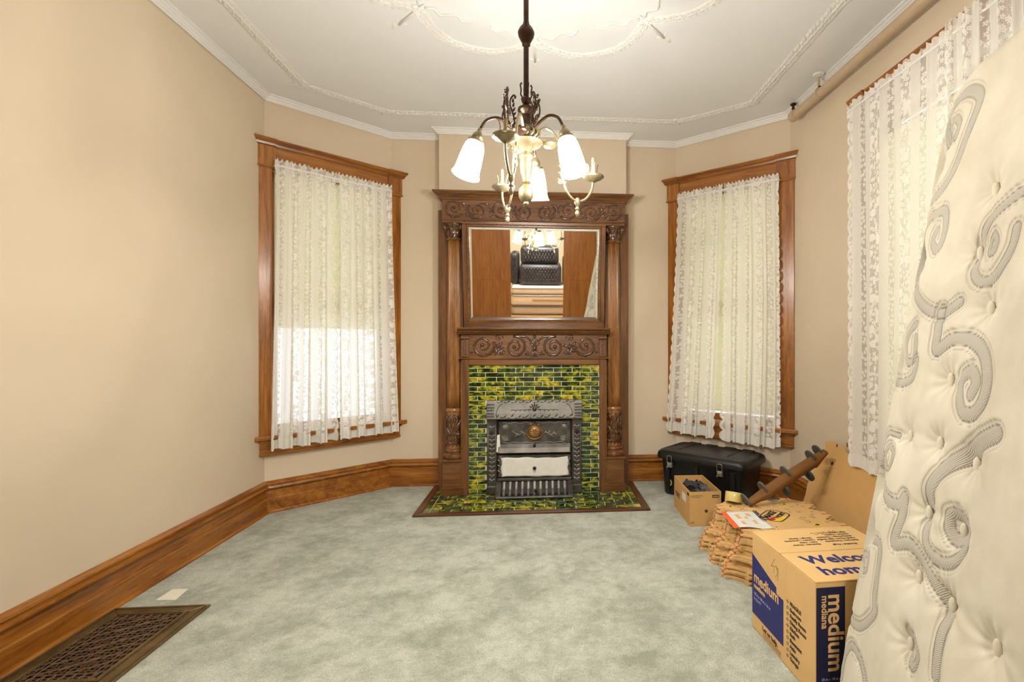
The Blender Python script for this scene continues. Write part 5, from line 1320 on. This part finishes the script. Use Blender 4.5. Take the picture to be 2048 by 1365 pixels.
for pl, w_ in curves:
    x0, x1, y0, y1 = pl[:, 0].min() - .06, pl[:, 0].max() + .06, pl[:, 1].min() - .06, pl[:, 1].max() + .06
    mk = np.where((Pg > x0) & (Pg < x1) & (Qg > y0) & (Qg < y1))
    if len(mk[0]) == 0: continue
    P_ = np.stack([Pg[mk], Qg[mk]], 1); best = np.full(len(P_), 9.0)
    for i in range(len(pl) - 1):
        a_, b2 = pl[i], pl[i + 1]; ab = b2 - a_; t2 = np.clip(((P_ - a_) @ ab) / max(ab @ ab, 1e-12), 0, 1); best = np.minimum(best, np.linalg.norm(P_ - a_ - t2[:, None] * ab, axis=1))
    bn = np.clip((w_ - best) / .004 + .5, 0, 1); band[mk] = np.maximum(band[mk], bn)
    ln = np.maximum(np.clip(1 - np.abs(best - w_) / .0026, 0, 1), .55 * np.clip(1 - np.abs(best - w_ - .011) / .0026, 0, 1)); line[mk] = np.maximum(line[mk], ln)
    hgt[mk] -= .0045 * np.clip(1 - np.abs(best - w_ - .004) / .012, 0, 1) + .002 * bn
line = np.where(db < .02, 0, line)
wr = .0006 * np.sin(Pg * 150 + 4 * np.sin(Qg * 7)) * np.sin(Qg * 23 + 5 * Pg)
for a, b_ in tufts:
    d_ = np.hypot(Pg - a, Qg - b_); wr += .0028 * np.cos(9 * np.arctan2(Qg - b_, Pg - a) + 20 * d_) * np.exp(-d_ / .06) * np.clip(d_ / .03, 0, 1)
hgt += wr * np.clip(db / .1, 0, 1) * (1 - band)
fv3, up3, n3 = np.array(fv), np.array(mdir), np.array(nrm)
V = Pg[..., None] * fv3 + Qg[..., None] * up3 + hgt[..., None] * n3
V = V.reshape(-1, 3); nv_ = len(V)
idx = np.arange(nv_).reshape(NQ + 1, NP + 1)
F = np.stack([idx[:-1, :-1], idx[:-1, 1:], idx[1:, 1:], idx[1:, :-1]], -1).reshape(-1, 4)
bd = np.concatenate([idx[0, :], idx[1:, -1], idx[-1, -2::-1], idx[-2:0:-1, 0]]); nb = len(bd)
rings_ = []; Vs = [V]; off = nv_
for dpt, ins_ in ((.02, -.012), (.06, .004), (MT - .10, .012), (MT - .06, -.008), (MT - .02, -.012), (MT, .02)):
    cen = np.array([MW / 2, MH / 2]); pq = np.stack([Pg.reshape(-1)[bd], Qg.reshape(-1)[bd]], 1); dr_ = pq - cen; dr_ = dr_ / np.linalg.norm(dr_, axis=1)[:, None]
    pq = pq - dr_ * ins_
    Vs.append(pq[:, :1] * fv3 + pq[:, 1:] * up3 - dpt * n3); rings_.append(np.arange(off, off + nb)); off += nb
allr = [bd] + rings_; FF = [tuple(int(i) for i in f) for f in F]
for r0, r1 in zip(allr[:-1], allr[1:]):
    for i in range(nb): FF.append((int(r0[i]), int(r1[i]), int(r1[(i + 1) % nb]), int(r0[(i + 1) % nb])))
FF.append(tuple(int(i) for i in allr[-1]))
VV = np.concatenate(Vs)
me = bpy.data.meshes.new('mattress_cover'); me.from_pydata([tuple(map(float, p)) for p in VV], [], FF); me.materials.append(MATS['damask']); me.update()
for nm, arr in (('band', band), ('line', line)):
    at = me.attributes.new(nm, 'FLOAT', 'POINT'); vals = np.zeros(len(VV), dtype=np.float32); vals[:nv_] = arr.reshape(-1); at.data.foreach_set('value', vals)
me.polygons.foreach_set('use_smooth', [True] * len(me.polygons))
mco = bpy.data.objects.new('mattress_cover', me); COL.objects.link(mco); mco.parent = mt
for ri, nm in ((rings_[0], 'front_piping'), (rings_[4], 'back_piping')):
    MB().tube([tuple(VV[i]) for i in ri[::6]], .005, 6, closed=True).build(nm, 'black_print', mt, smooth='all')
for k, (a, b_) in enumerate(tufts[:20]):
    if a < .07 or b_ < .07 or b_ > MH - .07: continue
    i_ = int(np.argmin((V @ fv3 - a) ** 2 + (V @ up3 - b_) ** 2)); p = V[i_] + n3 * .004
    tm = MB().ball((0, 0, 0), (.005, .011, .019), 10, 7).build('tuft', 'mattress_cloth', mt, smooth='all'); tm.location = tuple(p)

# ================================================================== FLOOR REGISTER AND CARD
R0x, R1x, R0y, R1y = -1.941, -1.522, 1.86, 2.445
reg = thing('floor_register', 'old bronze floor register grille beside the baseboard', 'floor register', (-1.73, 2.15, 0)); ro = Vector((-1.73, 2.15, 0))
def rb(x0, x1, y0, y1, z0, z1, nm, mat, par=reg, bv=.002): return MB().box(x0 - ro.x, x1 - ro.x, y0 - ro.y, y1 - ro.y, z0, z1).build(nm, mat, par, bevel=bv)
FW = .072
def rframe(x0, x1, y0, y1, w, z0, z1, nm, mat):
    mp = lambda a, b_, c: (a - ro.x, b_ - ro.y, c)
    for poly in ([(x0, y0), (x1, y0), (x1 - w, y0 + w), (x0 + w, y0 + w)], [(x1, y0), (x1, y1), (x1 - w, y1 - w), (x1 - w, y0 + w)], [(x1, y1), (x0, y1), (x0 + w, y1 - w), (x1 - w, y1 - w)], [(x0, y1), (x0, y0), (x0 + w, y0 + w), (x0 + w, y1 - w)]):
        MB().prism(poly, z0, z1, mp).build(nm, mat, reg, bevel=.003)
rframe(R0x, R1x, R0y, R1y, FW, .0005, .010, 'register_frame', 'bronze'); rframe(R0x + .012, R1x - .012, R0y + .012, R1y - .012, .008, .010, .014, 'frame_bead', 'bronze'); rframe(R0x + FW - .016, R1x - FW + .016, R0y + FW - .016, R1y - FW + .016, .016, .010, .016, 'inner_bead', 'bronze')
b = MB()
for k in range(70): b.ball((R0x + FW - .022 - ro.x, R0y + FW + k * .0065 - ro.y, .011), .0026, 5, 3); b.ball((R1x - FW + .022 - ro.x, R0y + FW + k * .0065 - ro.y, .011), .0026, 5, 3)
for k in range(43): b.ball((R0x + FW + k * .0065 - ro.x, R0y + FW - .022 - ro.y, .011), .0026, 5, 3); b.ball((R0x + FW + k * .0065 - ro.x, R1y - FW + .022 - ro.y, .011), .0026, 5, 3)
b.build('frame_beading', 'bronze', reg, smooth='all')
gx0, gx1, gy0, gy1 = R0x + FW, R1x - FW, R0y + FW, R1y - FW
rb(gx0, gx1, gy0, gy1, .0006, .002, 'duct_shade_plate', 'duct_shade_black', bv=0)  # flat black plate paints the shade of the open duct
gm = MB(); r_ = .0029
def gl(x0, y0, x1, y1, r=r_, z=.009): gm.tube([(x0 - ro.x, y0 - ro.y, z), (x1 - ro.x, y1 - ro.y, z)], r, 4)
bm_ = .036
for o_ in (bm_ * .5, bm_, ):
    gl(gx0 + o_, gy0 + o_, gx1 - o_, gy0 + o_, r_ * (1.3 if o_ == bm_ else .8)); gl(gx0 + o_, gy1 - o_, gx1 - o_, gy1 - o_, r_ * (1.3 if o_ == bm_ else .8)); gl(gx0 + o_, gy0 + o_, gx0 + o_, gy1 - o_, r_ * (1.3 if o_ == bm_ else .8)); gl(gx1 - o_, gy0 + o_, gx1 - o_, gy1 - o_, r_ * (1.3 if o_ == bm_ else .8))
n1 = 26; n2 = 16
for k in range(1, n1):
    y = gy0 + (gy1 - gy0) * k / n1; gl(gx0, y, gx0 + bm_, y + .012 * (-1) ** k); gl(gx1 - bm_, y, gx1, y + .012 * (-1) ** k)
for k in range(1, n2):
    x = gx0 + (gx1 - gx0) * k / n2; gl(x, gy0, x + .01 * (-1) ** k, gy0 + bm_); gl(x, gy1 - bm_, x + .01 * (-1) ** k, gy1)
ix0, ix1, iy0, iy1 = gx0 + bm_, gx1 - bm_, gy0 + bm_, gy1 - bm_; cxm = (ix0 + ix1) / 2; st_ = (iy1 - iy0) / 3
for k in range(3):
    ya, yb = iy0 + k * st_, iy0 + (k + 1) * st_; ym = (ya + yb) / 2
    for (p, q) in (((ix0, ya), (cxm, ym)), ((cxm, ym), (ix1, ya)), ((ix0, yb), (cxm, ym)), ((cxm, ym), (ix1, yb)), ((cxm, ya), (ix0, ym)), ((cxm, ya), (ix1, ym)), ((cxm, yb), (ix0, ym)), ((cxm, yb), (ix1, ym))): gl(*p, *q, r_ * 1.1)
    for a in range(8):
        an = a * PI / 4; gl(cxm + .012 * math.cos(an), ym + .012 * math.sin(an), cxm + .06 * math.cos(an), ym + .055 * math.sin(an), r_ * .8)
for k in range(1, 20): y = iy0 + (iy1 - iy0) * k / 20; gl(ix0, y, ix1, y, r_ * .7, .007)
for k in range(1, 10): x = ix0 + (ix1 - ix0) * k / 10; gl(x, iy0, x, iy1, r_ * .7, .007)
tag(gm.build('pierced_grille', 'grille_iron', reg), kind='stuff')
cd = MB().prism([(onz(u, v, .002).x, onz(u, v, .002).y) for u, v in ((311.6, 1201), (350.8, 1201), (377, 1178.6), (345.7, 1179))], .001, .0025, lambda a, b_, c: (a, b_, c)).build('paper_card', 'card_white')
tag(cd, 'small blank cream card lying on the carpet near the floor register', 'card')

# ================================================================== SLIDING DOORS AND THE ROOM BEHIND (seen in the mirror)
def slide_door(n, x0, x1, label):
    d = thing('door_%d' % n, label, 'door', kind='structure'); d.location = ((x0 + x1) / 2, YB - .085, 0); w = (x1 - x0) / 2; sw = .13
    MB().box(-w + sw, w - sw, -.012, .012, .2, 2.3).build('door_panel', 'door_oak', d)
    for s2 in (-1, 1): MB().box(*sorted((s2 * w, s2 * (w - sw))), -.022, .022, .008, DH - .01).build('door_stile', 'door_oak', d, bevel=.004)
    for z0, z1 in ((.008, .24), (1.0, 1.16), (DH - .16, DH - .01)): MB().box(-w + sw, w - sw, -.022, .022, z0, z1).build('door_rail', 'door_oak', d, bevel=.004)
    return d
slide_door(1, -1.80, DX0, 'honey oak sliding door nearer the plain wall reflected in the mirror'); slide_door(2, DX1, 1.80, 'honey oak sliding door nearer the mattress reflected in the mirror')
fl2 = MB().box(-2.6, 2.6, -5.2, YB - .021, -.12, -.001).build('floor_hall', 'hall_floor_oak'); tag(fl2, 'light oak floor of the adjoining room', 'floor', kind='structure')
ce2 = MB().box(-2.6, 2.6, -5.2, YB - .16, 2.95, 3.05).build('ceiling_hall', 'ceiling_paint'); tag(ce2, 'white ceiling of the adjoining room', 'ceiling', kind='structure')
for nm, b_ in (('wall_hall_back', (-2.6, 2.6, -5.3, -5.2)), ('wall_hall_left', (-2.7, -2.6, -5.2, YB - .16)), ('wall_hall_right', (2.6, 2.7, -5.2, YB - .16))):
    tag(MB().box(*b_, 0, 2.95).build(nm, 'hall_wall_paint'), 'cream wall of the adjoining room', 'wall', kind='structure')
for nm, b_ in (('wall_hall_front', (-2.6, -1.9, YB - .165, YB - .161)), ('wall_hall_side', (1.9, 2.6, YB - .165, YB - .161))):
    tag(MB().box(*b_, 0, 2.95).build(nm, 'hall_wall_paint'), 'cream wall of the adjoining room beside the sliding doors', 'wall', kind='structure')
hl = thing('added_fill_lamp', 'round white fill lamp added unseen in the adjoining room', 'fill lamp', (0, -2.2, 2.95))  # lamp added to brighten this room, not a visible fixture
MB().lathe([(.001, -.10), (.08, -.09), (.14, -.06), (.16, -.03), (.16, -.02)], seg=28).build('glass_bowl', 'fill_lamp_glow', hl, smooth='all'); MB().lathe([(.17, -.025), (.17, 0)], seg=28).build('lamp_rim', 'brass', hl, smooth=True)
ll = bpy.data.lights.new('hall_fill_light', 'POINT'); ll.energy = HALL_W; ll.color = (1, .95, .87); ll.shadow_soft_size = .15
llo = bpy.data.objects.new('hall_fill_light', ll); COL.objects.link(llo); llo.parent = hl; llo.location = (0, 0, -.30)
# stacked mattresses
def pad(name, w, d, h, loc, mat, label, cat, par_trim=None, rz=0):
    t_ = thing(name, label, cat, loc, rz); rings = []
    for z_, i_ in ((0, .03), (.015, .008), (.05, 0), (h - .05, 0), (h - .015, .008), (h, .03)): rings.append([(x, y, z_) for x, y in rrect(w - i_ * 2, d - i_ * 2, .07)])
    loft(rings).build('cover', mat, t_, smooth=True)
    for z_ in (.02, h - .02): MB().tube([(x, y, z_) for x, y in rrect(w + .004, d + .004, .07)], .007, 6, closed=True).build('piping', par_trim or 'clip_plastic', t_, smooth='all')
    return t_
pad('box_spring', 1.5, 1.9, .20, (.1, -3.55, .003), 'mattress_cloth_grey', 'grey beige box spring on the floor of the adjoining room', 'box spring')
p2 = pad('stacked_mattress', 1.52, 1.92, .24, (.1, -3.55, .205), 'mattress_cloth', 'white mattress with braided band lying on the box spring in the adjoining room', 'mattress')
MB().box(-.30, .74, .958, .966, .10, .145).build('braided_band', 'braid_brown', p2, bevel=.003)
pad('top_mattress', 1.5, 1.9, .16, (.1, -3.56, .447), 'mattress_cloth', 'thin white mattress topmost of its stack in the adjoining room', 'mattress')
def tufted(name, w, d, h, loc, label, rows, cols):
    t_ = thing(name, label, 'sofa cushion', loc); N, Mn = cols * 8, rows * 8
    rings = [[(x, y, z_) for x, y in rrect(w - i_ * 2, d - i_ * 2, .06)] for z_, i_ in ((0, .05), (.03, .012), (.08, 0), (h - .08, 0), (h - .03, .012), (h, .05))]
    loft(rings).build('cushion_body', 'black_leather', t_, smooth=True)
    vs = []
    for j in range(Mn + 1):
        for i in range(N + 1):
            u_, v_ = i / N, j / Mn; e = min(1, 12 * min(u_, 1 - u_, v_, 1 - v_)); b_ = abs(math.sin(PI * (u_ * cols + v_ * rows) / 1)) * abs(math.sin(PI * (u_ * cols - v_ * rows)))
            vs.append(((u_ - .5) * (w - .10), d / 2 - .005 + .03 * e * b_ ** .5, .05 + v_ * (h - .10)))
    fs = [(j * (N + 1) + i, (j + 1) * (N + 1) + i, (j + 1) * (N + 1) + i + 1, j * (N + 1) + i + 1) for j in range(Mn) for i in range(N)]
    MB().add(vs, fs).build('tufted_front', 'black_leather', t_, smooth='all')
    MB().tube([(-w / 2 + .06, d / 2 + .004, h * .5), (w / 2 - .06, d / 2 + .004, h * .5)], .004, 6).build('seam_piping', 'clip_plastic', t_, smooth='all')
    return t_
tufted('sofa_cushion', .92, .70, .46, (-.02, -3.20, .612), 'black tufted leather cushion lying on the stacked mattresses', 3, 12)
tufted('sofa_cushion', .84, .62, .38, (-.04, -3.24, 1.074), 'black tufted leather cushion topmost of the pile in the adjoining room', 2, 11)
tufted('sofa_cushion', .30, .60, .62, (.63, -3.30, .612), 'narrow black leather cushion at the mattress end of the pile', 3, 3)
tufted('sofa_cushion', .20, .60, .70, (-.60, -3.30, .612), 'slim black leather cushion at the plain wall end of the pile', 3, 2)
bpy.context.view_layer.update()
